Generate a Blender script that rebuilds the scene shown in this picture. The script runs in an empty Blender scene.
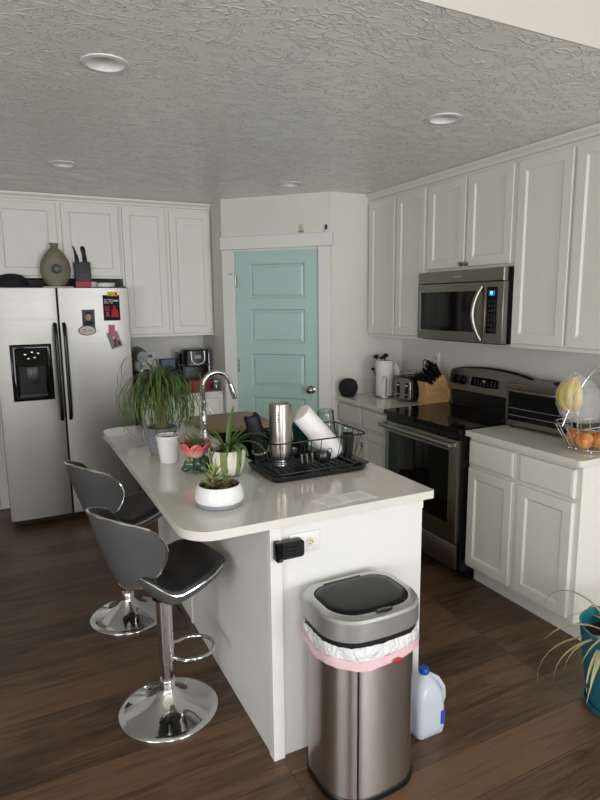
import bpy, bmesh, math, random
from mathutils import Vector, Matrix
random.seed(7)
SC = bpy.context.scene
COL = SC.collection
pi = math.pi

# ------------------------------------------------------------------ camera
W_, F_ = 600.0, 585.8
Rv = Vector((0.8951047, -0.44573347, -0.01045246))
Uv = Vector((0.08214278, 0.14182301, 0.98647798))
Fv = Vector((0.43822385, 0.88385967, -0.16356022))
cd = bpy.data.cameras.new('camera'); cam = bpy.data.objects.new('camera', cd); COL.objects.link(cam)
m = Matrix((( Rv.x, Uv.x, -Fv.x, 0), (Rv.y, Uv.y, -Fv.y, 0), (Rv.z, Uv.z, -Fv.z, 1.631), (0, 0, 0, 1)))
cam.matrix_world = m
cd.sensor_fit = 'HORIZONTAL'; cd.sensor_width = 36; cd.lens = 36 * F_ / W_; cd.clip_start = .02
SC.camera = cam
SC.view_settings.view_transform = 'Standard'; SC.view_settings.look = 'None'
SC.view_settings.gamma = 1; SC.view_settings.exposure = 0.13
SC.view_settings.use_curve_mapping = False

# ------------------------------------------------------------------ world and daylight
wd = bpy.data.worlds.new('world'); SC.world = wd; wd.use_nodes = True
bg = wd.node_tree.nodes['Background']; bg.inputs[0].default_value = (.80, .90, 1, 1); bg.inputs[1].default_value = 1.2

def area(name, loc, to, sx, sy, power, col):
    l = bpy.data.lights.new(name, 'AREA'); l.shape = 'RECTANGLE'; l.size = sx; l.size_y = sy
    l.energy = power; l.color = col
    o = bpy.data.objects.new(name, l); COL.objects.link(o); o.location = loc
    o.rotation_euler = (Vector(to) - Vector(loc)).to_track_quat('-Z', 'Y').to_euler()
    return o
# daylight through the windows of the living side
area('window_daylight', (2.0, -3.62, 1.35), (2.0, 0, 2.15), 1.7, 2.0, 122, (.94, .97, 1))
area('window_daylight', (-0.9, -3.62, 1.55), (-0.9, 0, 2.3), 1.5, 1.3, 66, (.94, .97, 1))
area('window_daylight', (-2.95, -1.0, 1.45), (0, -.6, 2.1), 2.6, 1.5, 84, (.96, .98, 1))

# ------------------------------------------------------------------ materials
def lin(h):
    if isinstance(h, str):
        h = h.lstrip('#'); c = [int(h[i:i+2], 16) / 255 for i in (0, 2, 4)]
        return tuple((x / 12.92 if x <= .04045 else ((x + .055) / 1.055) ** 2.4) for x in c) + (1,)
    return tuple(h) + (1,)
def mat(name, col, rough=.5, metal=0, coat=0, trans=0, var=0, vscale=8, stretch=(1, 1, 1), bump=0, bscale=40, emit=0, ior=1.45, spec=None, rvar=0):
    M = bpy.data.materials.new(name); M.use_nodes = True
    nt = M.node_tree; b = nt.nodes['Principled BSDF']
    c = lin(col)
    b.inputs['Base Color'].default_value = c; b.inputs['Roughness'].default_value = rough
    b.inputs['Metallic'].default_value = metal; b.inputs['Coat Weight'].default_value = coat
    b.inputs['Transmission Weight'].default_value = trans; b.inputs['IOR'].default_value = ior
    if spec is not None: b.inputs['Specular IOR Level'].default_value = spec
    if emit:
        b.inputs['Emission Color'].default_value = c; b.inputs['Emission Strength'].default_value = emit
    tc = nt.nodes.new('ShaderNodeTexCoord'); mp = nt.nodes.new('ShaderNodeMapping')
    mp.inputs['Scale'].default_value = stretch
    nt.links.new(tc.outputs['Object'], mp.inputs['Vector'])
    n = nt.nodes.new('ShaderNodeTexNoise'); n.inputs['Scale'].default_value = vscale; n.inputs['Detail'].default_value = 4
    nt.links.new(mp.outputs[0], n.inputs['Vector'])
    if var:
        r = nt.nodes.new('ShaderNodeMix'); r.data_type = 'RGBA'
        r.inputs['A'].default_value = tuple(x * (1 - var) for x in c[:3]) + (1,)
        r.inputs['B'].default_value = tuple(min(1, x * (1 + var)) for x in c[:3]) + (1,)
        nt.links.new(n.outputs['Fac'], r.inputs['Factor']); nt.links.new(r.outputs['Result'], b.inputs['Base Color'])
    if rvar:
        mr = nt.nodes.new('ShaderNodeMapRange'); mr.inputs['To Min'].default_value = max(.02, rough - rvar); mr.inputs['To Max'].default_value = rough + rvar
        nt.links.new(n.outputs['Fac'], mr.inputs['Value']); nt.links.new(mr.outputs[0], b.inputs['Roughness'])
    if bump:
        n2 = nt.nodes.new('ShaderNodeTexNoise'); n2.inputs['Scale'].default_value = bscale; n2.inputs['Detail'].default_value = 3
        nt.links.new(mp.outputs[0], n2.inputs['Vector'])
        bp = nt.nodes.new('ShaderNodeBump'); bp.inputs['Strength'].default_value = bump; bp.inputs['Distance'].default_value = .005
        nt.links.new(n2.outputs['Fac'], bp.inputs['Height']); nt.links.new(bp.outputs[0], b.inputs['Normal'])
    return M

def brushed(M, a=.85, rot=.25):
    nt = M.node_tree; b = nt.nodes['Principled BSDF']; tg = nt.nodes.new('ShaderNodeTangent'); tg.direction_type = 'RADIAL'; tg.axis = 'Z'
    b.inputs['Anisotropic'].default_value = a; b.inputs['Anisotropic Rotation'].default_value = rot; nt.links.new(tg.outputs[0], b.inputs['Tangent'])
    return M
wall_m = mat('wall paint', '#d6d3ca', .75, var=.02, bump=.15, bscale=90)
trim_m = mat('white trim', '#dcdad6', .45, var=.015)
cab_m = mat('cabinet paint', '#dad7ce', .4, var=.015)
quartz_m = mat('quartz', '#d3cfc7', .10, coat=.3, var=.03, vscale=60)
chrome_m = mat('chrome', '#d8d8d8', .07, 1)
steel_m = mat('brushed steel', '#b3aea8', .3, 1, var=.02, vscale=6, stretch=(40, 40, .6))
steelh_m = mat('brushed steel horizontal', '#918c84', .32, 1, var=.05, vscale=6, stretch=(1, 1, 60), rvar=.06)
fridge_m = mat('fridge steel', '#97948f', .4, 1, var=.04, vscale=3, stretch=(.8, 1, 30), bump=.03, bscale=2.5, rvar=.05)
canst_m = mat('bin steel', '#bdb7b2', .3, 1, var=.015, vscale=5, stretch=(60, 60, .5))
brushed(canst_m, .9)
black_m = mat('black plastic', '#0b0b0c', .3)
blackgl_m = mat('black glass', '#050506', .07, spec=.3)
blackmat_m = mat('matte black', '#111112', .6)
leather_m = mat('dark grey leather', '#232325', .42, bump=.15, bscale=200)
leatherback_m = mat('mid grey leather', '#4b4b4c', .45, bump=.12, bscale=200)
grey_m = mat('light grey', '#8a8c90', .5)
silver_m = mat('silver plastic', '#b9b9b8', .3, .75)
white_m = mat('white ceramic', '#e0dfdb', .22, coat=.3)
whitepl_m = mat('white plastic', '#e2e0dc', .4)
soil_m = mat('soil', '#2a1c14', .95, var=.5, vscale=60, bump=1, bscale=90)
leaf_m = mat('leaf green', '#4b6a2c', .45, var=.35, vscale=12)
leafd_m = mat('thin leaf green', '#4a5f30', .5, var=.4, vscale=14)
leafl_m = mat('bright leaf', '#7c9a4a', .45, var=.3, vscale=20)
leafy_m = mat('pale dry leaf', '#a9a077', .6, var=.3, vscale=14)
trunk_m = mat('trunk', '#76684c', .85, var=.35, vscale=25, stretch=(1, 1, 4), bump=.8, bscale=60)
wood_m = mat('light wood', '#c79b68', .5, var=.25, vscale=9, stretch=(1, 6, 6))
board_m = mat('walnut board', '#977a60', .5, var=.2, vscale=8, stretch=(1, 8, 1))
red_m = mat('red', '#a32a2c', .5)
teal_m = mat('teal glaze', '#1f6470', .35, var=.12, vscale=6)
glass_m = mat('clear glass', '#f4f8f8', .02, trans=1)
darkgl_m = mat('dark window glass', '#0a0a0b', .08, spec=.35)
blue_m = mat('blue cap', '#1c4da0', .35)
ban_m = mat('banana skin', '#cfae26', .45, var=.2, vscale=12)
sink_m = mat('dark sink composite', '#211f1e', .5, var=.2, vscale=90)

def thin_plastic(name, col, alpha):
    M = bpy.data.materials.new(name); M.use_nodes = True; nt = M.node_tree
    b = nt.nodes['Principled BSDF']; b.inputs['Base Color'].default_value = lin(col); b.inputs['Roughness'].default_value = .18
    b.inputs['Alpha'].default_value = alpha
    tc = nt.nodes.new('ShaderNodeTexCoord'); n = nt.nodes.new('ShaderNodeTexNoise'); n.inputs['Scale'].default_value = 22; n.inputs['Detail'].default_value = 3
    n.inputs['Distortion'].default_value = 1.5
    bp = nt.nodes.new('ShaderNodeBump'); bp.inputs['Strength'].default_value = 1; bp.inputs['Distance'].default_value = .02
    nt.links.new(tc.outputs['Object'], n.inputs['Vector']); nt.links.new(n.outputs['Fac'], bp.inputs['Height']); nt.links.new(bp.outputs[0], b.inputs['Normal'])
    return M
bag_m = thin_plastic('clear bag', '#f2f2f1', .25)
liner_m = thin_plastic('bin liner film', '#e9e7e8', .86)
jug_m = thin_plastic('milky jug', '#ccd2da', .85)
jug_m.node_tree.nodes['Bump'].inputs['Strength'].default_value = .05

def floor_mat():
    M = bpy.data.materials.new('plank floor'); M.use_nodes = True; nt = M.node_tree; N = nt.nodes; L = nt.links
    b = N['Principled BSDF']; tc = N.new('ShaderNodeTexCoord')
    br = N.new('ShaderNodeTexBrick'); br.offset = .37; br.offset_frequency = 1; br.squash = 1
    br.inputs['Scale'].default_value = 1; br.inputs['Brick Width'].default_value = 1.22; br.inputs['Row Height'].default_value = .182
    br.inputs['Mortar Size'].default_value = .0012; br.inputs['Mortar Smooth'].default_value = .3; br.inputs['Bias'].default_value = 0
    br.inputs['Color1'].default_value = (0, 0, 0, 1); br.inputs['Color2'].default_value = (1, 1, 1, 1); br.inputs['Mortar'].default_value = (.5, .5, .5, 1)
    L.new(tc.outputs['Object'], br.inputs['Vector'])
    # grain shifted per plank
    mp = N.new('ShaderNodeMapping'); mp.inputs['Scale'].default_value = (1.3, 15, 1)
    sep = N.new('ShaderNodeVectorMath'); sep.operation = 'MULTIPLY_ADD'
    L.new(br.outputs['Color'], sep.inputs[0]); sep.inputs[1].default_value = (7, 13, 3); L.new(tc.outputs['Object'], sep.inputs[2])
    L.new(sep.outputs[0], mp.inputs['Vector'])
    g = N.new('ShaderNodeTexNoise'); g.inputs['Scale'].default_value = 2.2; g.inputs['Detail'].default_value = 9; g.inputs['Roughness'].default_value = .68; g.inputs['Distortion'].default_value = 1.1
    L.new(mp.outputs[0], g.inputs['Vector'])
    g2 = N.new('ShaderNodeTexNoise'); g2.inputs['Scale'].default_value = 1.6; g2.inputs['Detail'].default_value = 4
    L.new(sep.outputs[0], g2.inputs['Vector'])
    add = N.new('ShaderNodeMath'); add.operation = 'MULTIPLY_ADD'; add.inputs[1].default_value = .26
    L.new(br.outputs['Color'], add.inputs[0]); L.new(g.outputs['Fac'], add.inputs[2])
    add2 = N.new('ShaderNodeMath'); add2.operation = 'MULTIPLY_ADD'; add2.inputs[1].default_value = .5
    L.new(g2.outputs['Fac'], add2.inputs[0]); L.new(add.outputs[0], add2.inputs[2])
    cr = N.new('ShaderNodeValToRGB'); e = cr.color_ramp.elements
    e[0].position = .48; e[0].color = lin('#261a12'); e[1].position = 1.25 if False else .98; e[1].color = lin('#684e38')
    x = cr.color_ramp.elements.new(.72); x.color = lin('#443124')
    L.new(add2.outputs[0], cr.inputs['Fac'])
    mx = N.new('ShaderNodeMix'); mx.data_type = 'RGBA'; L.new(br.outputs['Fac'], mx.inputs['Factor'])
    L.new(cr.outputs[0], mx.inputs['A']); mx.inputs['B'].default_value = lin('#18110d')
    L.new(mx.outputs['Result'], b.inputs['Base Color'])
    b.inputs['Roughness'].default_value = .42
    mh = N.new('ShaderNodeMath'); mh.operation = 'MULTIPLY_ADD'; mh.inputs[1].default_value = -1.5
    L.new(br.outputs['Fac'], mh.inputs[0]); L.new(g.outputs['Fac'], mh.inputs[2])
    bp = N.new('ShaderNodeBump'); bp.inputs['Strength'].default_value = .25; bp.inputs['Distance'].default_value = .003
    L.new(mh.outputs[0], bp.inputs['Height']); L.new(bp.outputs[0], b.inputs['Normal'])
    return M
floor_m = floor_mat()

def ceil_mat():
    M = bpy.data.materials.new('skip trowel ceiling'); M.use_nodes = True; nt = M.node_tree; N = nt.nodes; L = nt.links
    b = N['Principled BSDF']; b.inputs['Roughness'].default_value = .25; b.inputs['Base Color'].default_value = lin('#ebe9e1')
    tc = N.new('ShaderNodeTexCoord')
    def ridge(scale, lo, hi, seed, stretch):
        mp = N.new('ShaderNodeMapping'); mp.inputs['Location'].default_value = (seed, seed * 2, 0); mp.inputs['Scale'].default_value = stretch
        L.new(tc.outputs['Object'], mp.inputs['Vector'])
        dn = N.new('ShaderNodeTexNoise'); dn.inputs['Scale'].default_value = scale * .5; dn.inputs['Detail'].default_value = 3
        L.new(mp.outputs[0], dn.inputs['Vector'])
        ma = N.new('ShaderNodeVectorMath'); ma.operation = 'MULTIPLY_ADD'; ma.inputs[1].default_value = (.16, .16, 0)
        L.new(dn.outputs['Color'], ma.inputs[0]); L.new(mp.outputs[0], ma.inputs[2])
        v = N.new('ShaderNodeTexVoronoi'); v.feature = 'DISTANCE_TO_EDGE'; v.voronoi_dimensions = '2D'; v.inputs['Scale'].default_value = scale
        L.new(ma.outputs[0], v.inputs['Vector'])
        r = N.new('ShaderNodeMapRange'); r.interpolation_type = 'SMOOTHSTEP'; r.inputs['From Min'].default_value = 0; r.inputs['From Max'].default_value = .11
        r.inputs['To Min'].default_value = 1; r.inputs['To Max'].default_value = 0
        L.new(v.outputs['Distance'], r.inputs['Value'])
        mk = N.new('ShaderNodeTexNoise'); mk.inputs['Scale'].default_value = scale * .45; mk.inputs['Detail'].default_value = 4
        L.new(mp.outputs[0], mk.inputs['Vector'])
        r2 = N.new('ShaderNodeMapRange'); r2.interpolation_type = 'SMOOTHSTEP'; r2.inputs['From Min'].default_value = lo; r2.inputs['From Max'].default_value = hi
        L.new(mk.outputs['Fac'], r2.inputs['Value'])
        mu = N.new('ShaderNodeMath'); mu.operation = 'MULTIPLY'; L.new(r.outputs[0], mu.inputs[0]); L.new(r2.outputs[0], mu.inputs[1])
        return mu
    a = ridge(17, .44, .54, 3.1, (.8, 1.8, 1)); c = ridge(29, .46, .55, 8.7, (1.0, 1.5, 1))
    s = N.new('ShaderNodeMath'); s.operation = 'MAXIMUM'; L.new(a.outputs[0], s.inputs[0]); L.new(c.outputs[0], s.inputs[1])
    bp = N.new('ShaderNodeBump'); bp.inputs['Strength'].default_value = 1; bp.inputs['Distance'].default_value = .0045
    L.new(s.outputs[0], bp.inputs['Height']); L.new(bp.outputs[0], b.inputs['Normal'])
    return M
ceil_m = ceil_mat()

# ------------------------------------------------------------------ mesh helpers
ORG = {}
class B:
    def __init__(s): s.bm = bmesh.new()
    def v(s, p): return s.bm.verts.new(p)
    def face(s, vs):
        try: return s.bm.faces.new(vs)
        except ValueError: return None
    def box(s, x0, x1, y0, y1, z0, z1, M=None):
        c = [(x, y, z) for z in (z0, z1) for y in (y0, y1) for x in (x0, x1)]
        vs = [s.v(M @ Vector(p) if M else p) for p in c]
        for f in ((0, 2, 3, 1), (4, 5, 7, 6), (0, 1, 5, 4), (2, 6, 7, 3), (0, 4, 6, 2), (1, 3, 7, 5)): s.face([vs[i] for i in f])
        return s
    def prism(s, pts, z0, z1, M=None):          # polygon in xy extruded in z
        a = [s.v(M @ Vector((x, y, z0)) if M else (x, y, z0)) for x, y in pts]
        b = [s.v(M @ Vector((x, y, z1)) if M else (x, y, z1)) for x, y in pts]
        n = len(pts); s.face(a[::-1]); s.face(b)
        for i in range(n): s.face([a[i], a[(i+1) % n], b[(i+1) % n], b[i]])
        return s
    def lathe(s, prof, c=(0, 0, 0), n=32, M=None, sx=1, sy=1, cap=True, rot=0):
        rings = []
        for r, z in prof:
            if r < 1e-6:
                p = Vector((c[0], c[1], c[2] + z)); rings.append([s.v(M @ p if M else p)])
            else:
                rg = []
                for i in range(n):
                    a = 2 * pi * i / n + rot
                    p = Vector((c[0] + r * sx * math.cos(a), c[1] + r * sy * math.sin(a), c[2] + z)); rg.append(s.v(M @ p if M else p))
                rings.append(rg)
        for a, b in zip(rings, rings[1:]):
            if len(a) == 1 and len(b) == 1: continue
            for i in range(n):
                j = (i + 1) % n
                if len(a) == 1: s.face([a[0], b[j], b[i]])
                elif len(b) == 1: s.face([a[i], a[j], b[0]])
                else: s.face([a[i], a[j], b[j], b[i]])
        if cap:
            if len(rings[0]) > 1: s.face(rings[0][::-1])
            if len(rings[-1]) > 1: s.face(rings[-1])
        return s
    def tube(s, pts, r, n=10, closed=False, radii=None, cap=True):
        P = [Vector(p) for p in pts]; m_ = len(P)
        T = []
        for i in range(m_):
            if closed: t = P[(i+1) % m_] - P[i-1]
            else: t = P[min(i+1, m_-1)] - P[max(i-1, 0)]
            T.append(t.normalized() if t.length > 1e-9 else Vector((0, 0, 1)))
        u = T[0].orthogonal().normalized(); rings = []
        for i in range(m_):
            u = (u - T[i] * u.dot(T[i]))
            u = u.normalized() if u.length > 1e-6 else T[i].orthogonal().normalized()
            w = T[i].cross(u); rr = radii[i] if radii else r
            rings.append([s.v(P[i] + (u * math.cos(2*pi*k/n) + w * math.sin(2*pi*k/n)) * rr) for k in range(n)])
        e = m_ if closed else m_ - 1
        for i in range(e):
            a, b = rings[i], rings[(i+1) % m_]
            off = 0
            if closed and i == m_ - 1:
                off = min(range(n), key=lambda o: (a[0].co - b[o].co).length)
            for k in range(n): s.face([a[k], a[(k+1) % n], b[(k+1+off) % n], b[(k+off) % n]])
        if cap and not closed: s.face(rings[0][::-1]); s.face(rings[-1])
        return s
    def ball(s, c, r, sx=1, sy=1, sz=1, n=20, M=None):
        prof = [(r * math.sin(pi * i / 12), -r * math.cos(pi * i / 12)) for i in range(13)]
        b0 = len(s.bm.verts)
        Mx = Matrix.Translation(Vector(c)) @ (M or Matrix.Identity(4)) @ Matrix.Diagonal((sx, sy, sz, 1))
        return s.lathe(prof, n=n, M=Mx)
    def rects(s, levels, O, u, w, n_, inner=True, back=True):   # nested rectangles (x0,x1,y0,y1,d): a moulded panel
        O, u, w, n_ = map(Vector, (O, u, w, n_)); rg = []
        for x0, x1, y0, y1, d in levels:
            rg.append([s.v(O + u * x + w * y + n_ * d) for x, y in ((x0, y0), (x1, y0), (x1, y1), (x0, y1))])
        if back: s.face(rg[0][::-1])
        for a, b in zip(rg, rg[1:]):
            for i in range(4): s.face([a[i], a[(i+1) % 4], b[(i+1) % 4], b[i]])
        if inner: s.face(rg[-1])
        return s
    def ribbon(s, pts, widths, side=None, fold=.25):
        P = [Vector(p) for p in pts]; rows = []
        for i, p in enumerate(P):
            t = P[min(i+1, len(P)-1)] - P[max(i-1, 0)]
            sd = side if side is not None else t.cross(Vector((0, 0, 1)))
            sd = sd.normalized() if sd.length > 1e-6 else Vector((1, 0, 0))
            nn = sd.cross(t).normalized() if t.length > 1e-9 else Vector((0, 0, 1))
            w = widths[i] * .5
            rows.append([s.v(p - sd * w + nn * w * fold), s.v(p), s.v(p + sd * w + nn * w * fold)])
        for a, b in zip(rows, rows[1:]):
            s.face([a[0], a[1], b[1], b[0]]); s.face([a[1], a[2], b[2], b[1]])
        return s

def build(name, b, mt, parent=None, bevel=0, smooth=40, seg=2, solid=0, sub=0):
    bm = b.bm
    bmesh.ops.recalc_face_normals(bm, faces=bm.faces)
    o0 = ORG.get(parent.name, Vector((0, 0, 0))) if parent else Vector((0, 0, 0))
    if o0.length: bmesh.ops.translate(bm, vec=-o0, verts=bm.verts)
    me = bpy.data.meshes.new(name); bm.to_mesh(me); bm.free()
    o = bpy.data.objects.new(name, me); COL.objects.link(o)
    for x in (mt if isinstance(mt, (list, tuple)) else [mt]): me.materials.append(x)
    if smooth:
        me.shade_smooth(); me.set_sharp_from_angle(angle=math.radians(smooth))
    if parent: o.parent = parent; ORG[o.name] = o0
    else: ORG[o.name] = Vector((0, 0, 0))
    if solid:
        md = o.modifiers.new('solid', 'SOLIDIFY'); md.thickness = solid; md.offset = 0
    if bevel:
        md = o.modifiers.new('bevel', 'BEVEL'); md.width = bevel; md.segments = seg; md.limit_method = 'ANGLE'; md.angle_limit = math.radians(40)
    if sub:
        md = o.modifiers.new('sub', 'SUBSURF'); md.levels = sub; md.render_levels = sub
    return o
def thing(name, label, cat, loc, group=None):
    o = bpy.data.objects.new(name, None); COL.objects.link(o); o.location = loc; o.empty_display_size = .05
    o['label'] = label; o['category'] = cat
    if group: o['group'] = group
    ORG[o.name] = Vector(loc)
    return o
def tag(o, label, cat, group=None):
    o['label'] = label; o['category'] = cat
    if group: o['group'] = group
    return o
def struct(name, b, mt, **k):
    o = build(name, b, mt, **k); o['kind'] = 'structure'; return o
def arc(cx, cy, r, a0, a1, n=8):
    return [(cx + r * math.cos(math.radians(a0 + (a1 - a0) * i / n)), cy + r * math.sin(math.radians(a0 + (a1 - a0) * i / n))) for i in range(n + 1)]
def rrect(x0, x1, y0, y1, r, n=6):
    if not isinstance(r, (list, tuple)): r = [r] * 4
    return arc(x0 + r[0], y0 + r[0], r[0], 180, 270, n) + arc(x1 - r[1], y0 + r[1], r[1], 270, 360, n) + arc(x1 - r[2], y1 - r[2], r[2], 0, 90, n) + arc(x0 + r[3], y1 - r[3], r[3], 90, 180, n)
def rrectm(x0, x1, y0, y1, r, n=6, m=6):
    q = rrect(x0, x1, y0, y1, r, n); k = n + 1; out = []
    for a in range(4):
        seg = q[a*k:(a+1)*k]; out += seg; p0 = seg[-1]; p1 = q[((a+1) % 4)*k]
        out += [(p0[0] + (p1[0] - p0[0]) * i / (m + 1), p0[1] + (p1[1] - p0[1]) * i / (m + 1)) for i in range(1, m + 1)]
    return out
def loft(b, rings, cap0=True, cap1=True):
    R = [[b.v(p) for p in rg] for rg in rings]; n = len(R[0])
    for a, c in zip(R, R[1:]):
        for i in range(n): b.face([a[i], a[(i+1) % n], c[(i+1) % n], c[i]])
    if cap0: b.face(R[0][::-1])
    if cap1: b.face(R[-1])
    return b
def axis_m(p0, p1):      # matrix whose z axis runs from p0 to p1
    p0, p1 = Vector(p0), Vector(p1)
    return Matrix.Translation(p0) @ (p1 - p0).to_track_quat('Z', 'Y').to_matrix().to_4x4()

# ------------------------------------------------------------------ the room
H = 2.44; XW = 2.894; YB = 5.167; YR = -3.6; XL = -2.9; HL = 3.1; YE = 1.425
struct('floor', B().box(XL - .1, XW + .1, YR - .1, YB + .1, -.1, 0), floor_m, smooth=0)
# kitchen ceiling with four round openings for the downlights
LX = (.372, 1.832); LY = (2.21, 3.80); LR = .066
b = B(); hs = .15; zc = H
xs = [XL, LX[0]-hs, LX[0]+hs, LX[1]-hs, LX[1]+hs, XW]; ys = [YE, LY[0]-hs, LY[0]+hs, LY[1]-hs, LY[1]+hs, YB]
gv = {}
def gvv(i, j):
    if (i, j) not in gv: gv[i, j] = b.v((xs[i], ys[j], zc))
    return gv[i, j]
for i in range(5):
    for j in range(5):
        q = [gvv(i, j), gvv(i+1, j), gvv(i+1, j+1), gvv(i, j+1)]
        if i in (1, 3) and j in (1, 3):
            cx, cy = (xs[i]+xs[i+1])/2, (ys[j]+ys[j+1])/2
            rg = [b.v((cx + LR*math.cos(2*pi*(k+.5)/24 + 1.25*pi - pi/24*0), cy + LR*math.sin(2*pi*(k+.5)/24 + 1.25*pi), zc)) for k in range(24)]
            for s_ in range(4):
                ch = [rg[(s_*6 + k) % 24] for k in range(6)]
                for k in range(5): b.face([q[s_], ch[k+1], ch[k]]) if k < 0 else None
                # fan: first half to the corner, last half to the next corner
                for k in range(5):
                    c_ = q[s_] if k < 3 else q[(s_+1) % 4]
                    b.face([c_, ch[k+1], ch[k]])
                b.face([q[s_], q[(s_+1) % 4], ch[3]])
                b.face([q[(s_+1) % 4], rg[(s_*6+6) % 24], ch[5]])
        else: b.face(q)
struct('ceiling', b, ceil_m, smooth=0)
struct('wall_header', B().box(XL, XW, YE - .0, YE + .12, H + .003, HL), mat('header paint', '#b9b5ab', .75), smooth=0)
struct('ceiling.001', B().box(XL - .1, XW + .1, YR - .1, YE + .12, HL, HL + .1), wall_m, smooth=0)
struct('wall_right', B().box(XW, XW + .1, YR - .1, YB + .1, 0, HL), wall_m, smooth=0)
struct('wall_back', B().box(XL - .1, XW, YB, YB + .1, 0, H), wall_m, smooth=0)
XB_, YB_ = 1.587, 4.576; XA_, YA_ = 2.223, 3.940
struct('wall_pantry_left', B().box(XB_, XB_ + .1, YB_, YB, 0, H), wall_m, smooth=0)
struct('wall_pantry_right', B().box(XA_, XW, YA_, YA_ + .1, 0, H), wall_m, smooth=0)
# diagonal wall (local frame: u along wall to the right, n towards the room)
uD = Vector((1, -1, 0)).normalized(); nD = Vector((-1, -1, 0)).normalized(); OD = Vector((XB_, YB_, 0))
MD = Matrix(((uD.x, -nD.x, 0, OD.x), (uD.y, -nD.y, 0, OD.y), (0, 0, 1, 0), (0, 0, 0, 1)))   # local y goes into the wall
b = B(); b.box(0, .112, 0, .1, 0, H, MD); b.box(.805, .9, 0, .1, 0, H, MD); b.box(.112, .805, 0, .1, 2.036, H, MD)
struct('wall_pantry', b, wall_m, smooth=0)
b = B()   # left wall with a window
wy0, wy1, wz0, wz1 = -2.35, .35, .7, 2.25
b.box(XL - .1, XL, YR, wy0, 0, HL); b.box(XL - .1, XL, wy1, YB, 0, HL); b.box(XL - .1, XL, wy0, wy1, 0, wz0); b.box(XL - .1, XL, wy0, wy1, wz1, HL)
struct('wall_left', b, wall_m, smooth=0)
b = B()   # rear wall with a glass door and a window
b.box(XL - .1, -1.7, YR - .1, YR, 0, HL); b.box(-.1, 1.1, YR - .1, YR, 0, HL); b.box(2.9, XW + .1, YR - .1, YR, 0, HL)
b.box(-1.7, -.1, YR - .1, YR, 0, .85); b.box(-1.7, -.1, YR - .1, YR, 2.25, HL); b.box(1.1, 2.9, YR - .1, YR, 0, .3); b.box(1.1, 2.9, YR - .1, YR, 2.4, HL)
struct('wall_rear', b, wall_m, smooth=0)
def winframe(nm, x0, x1, z0, z1, y, alongx=True):
    b = B(); t = .05; xm = (x0 + x1) / 2
    def bb(a0, a1, c0, c1):
        if alongx: b.box(a0, a1, y, y + .03, c0, c1)
        else: b.box(y, y + .03, a0, a1, c0, c1)
    bb(x0 - .06, x1 + .06, z0 - .06, z0 + .02); bb(x0 - .06, x1 + .06, z1 - .02, z1 + .06); bb(x0 - .06, x0 + .02, z0, z1); bb(x1 - .02, x1 + .06, z0, z1); bb(xm - .03, xm + .03, z0, z1)
    struct(nm, b, trim_m, smooth=0)
winframe('window_1', -1.7, -.1, .85, 2.25, YR); winframe('window_2', 1.1, 2.9, .3, 2.4, YR); winframe('window_3', wy0, wy1, wz0, wz1, XL, False)
struct('baseboard_back', B().box(XL, -.16, YB - .014, YB, 0, .10), trim_m, bevel=.003)
struct('baseboard_pantry', B().box(.82, .9, -.014, 0, 0, .1, MD), trim_m)

# door casing
DL, DR, DT = .115, .803, 2.036
struct('trim_1', B().box(-.002, .918, -.028, 0, DT + .014, DT + .112, MD), trim_m, bevel=.003)
struct('trim_2', B().box(.006, DL - .004, -.02, 0, 0, DT + .012, MD), trim_m, bevel=.002)
struct('trim_3', B().box(DR + .004, .905, -.02, 0, 0, DT + .012, MD), trim_m, bevel=.002)
# the mint five panel door
door_m = mat('mint door paint', '#abc8c2', .4, var=.02)
b = B(); b.box(DL, DR, .020, .045, .008, DT, MD)
f0 = .012; dt = .0
pt = [(1.935 - .3515 * i, 1.935 - .3515 * i - .267) for i in range(5)]
pl, pr = .232, .690
def onD(d): return OD - nD * d
# stiles and rails on top of the slab face
for x0, x1, z0, z1 in [(DL, pl, .008, DT), (pr, DR, .008, DT), (pl, pr, pt[0][0], DT)] + [(pl, pr, pt[i+1][0], pt[i][1]) for i in range(4)] + [(pl, pr, .008, pt[4][1])]:
    b.box(x0, x1, .002, .020, z0, z1, MD)
for zt, zb in pt:
    b.rects([(pl, pr, zb, zt, .0175), (pl + .009, pr - .009, zb + .009, zt - .009, .004), (pl + .014, pr - .014, zb + .014, zt - .014, .003), (pl + .032, pr - .032, zb + .032, zt - .032, .014)],
            OD - nD * .020, uD, (0, 0, 1), nD, back=False)
door = struct('door_1', b, door_m, smooth=0)
kn = Vector(OD + uD * .742 + Vector((0, 0, .955)))
MK = axis_m(kn - nD * .002, kn + nD * .1)
nick_m = mat('satin nickel', '#9d968a', .22, 1)
build('door_knob', B().lathe([(.033, 0), (.033, .004), (.026, .009), (.012, .012), (.011, .034), (.020, .038), (.027, .048), (.028, .056), (.024, .064), (.012, .069), (0, .070)], M=MK, n=24), nick_m, door)
for i, hz in enumerate((1.80, 1.13, .25)):
    b = B(); b.box(DL - .006, DL + .012, -.002, .006, hz - .05, hz + .05, MD)
    b.tube([OD + uD * (DL + .001) + nD * .006 + Vector((0, 0, hz - .052)), OD + uD * (DL + .001) + nD * .006 + Vector((0, 0, hz + .056))], .006)
    if i == 0: b.tube([OD + uD * (DL + .001) + nD * .008 + Vector((0, 0, hz + .06)), OD + uD * (DL - .05) + nD * .03 + Vector((0, 0, hz + .062))], .003)
    build('hinge', b, nick_m, door)
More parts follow.
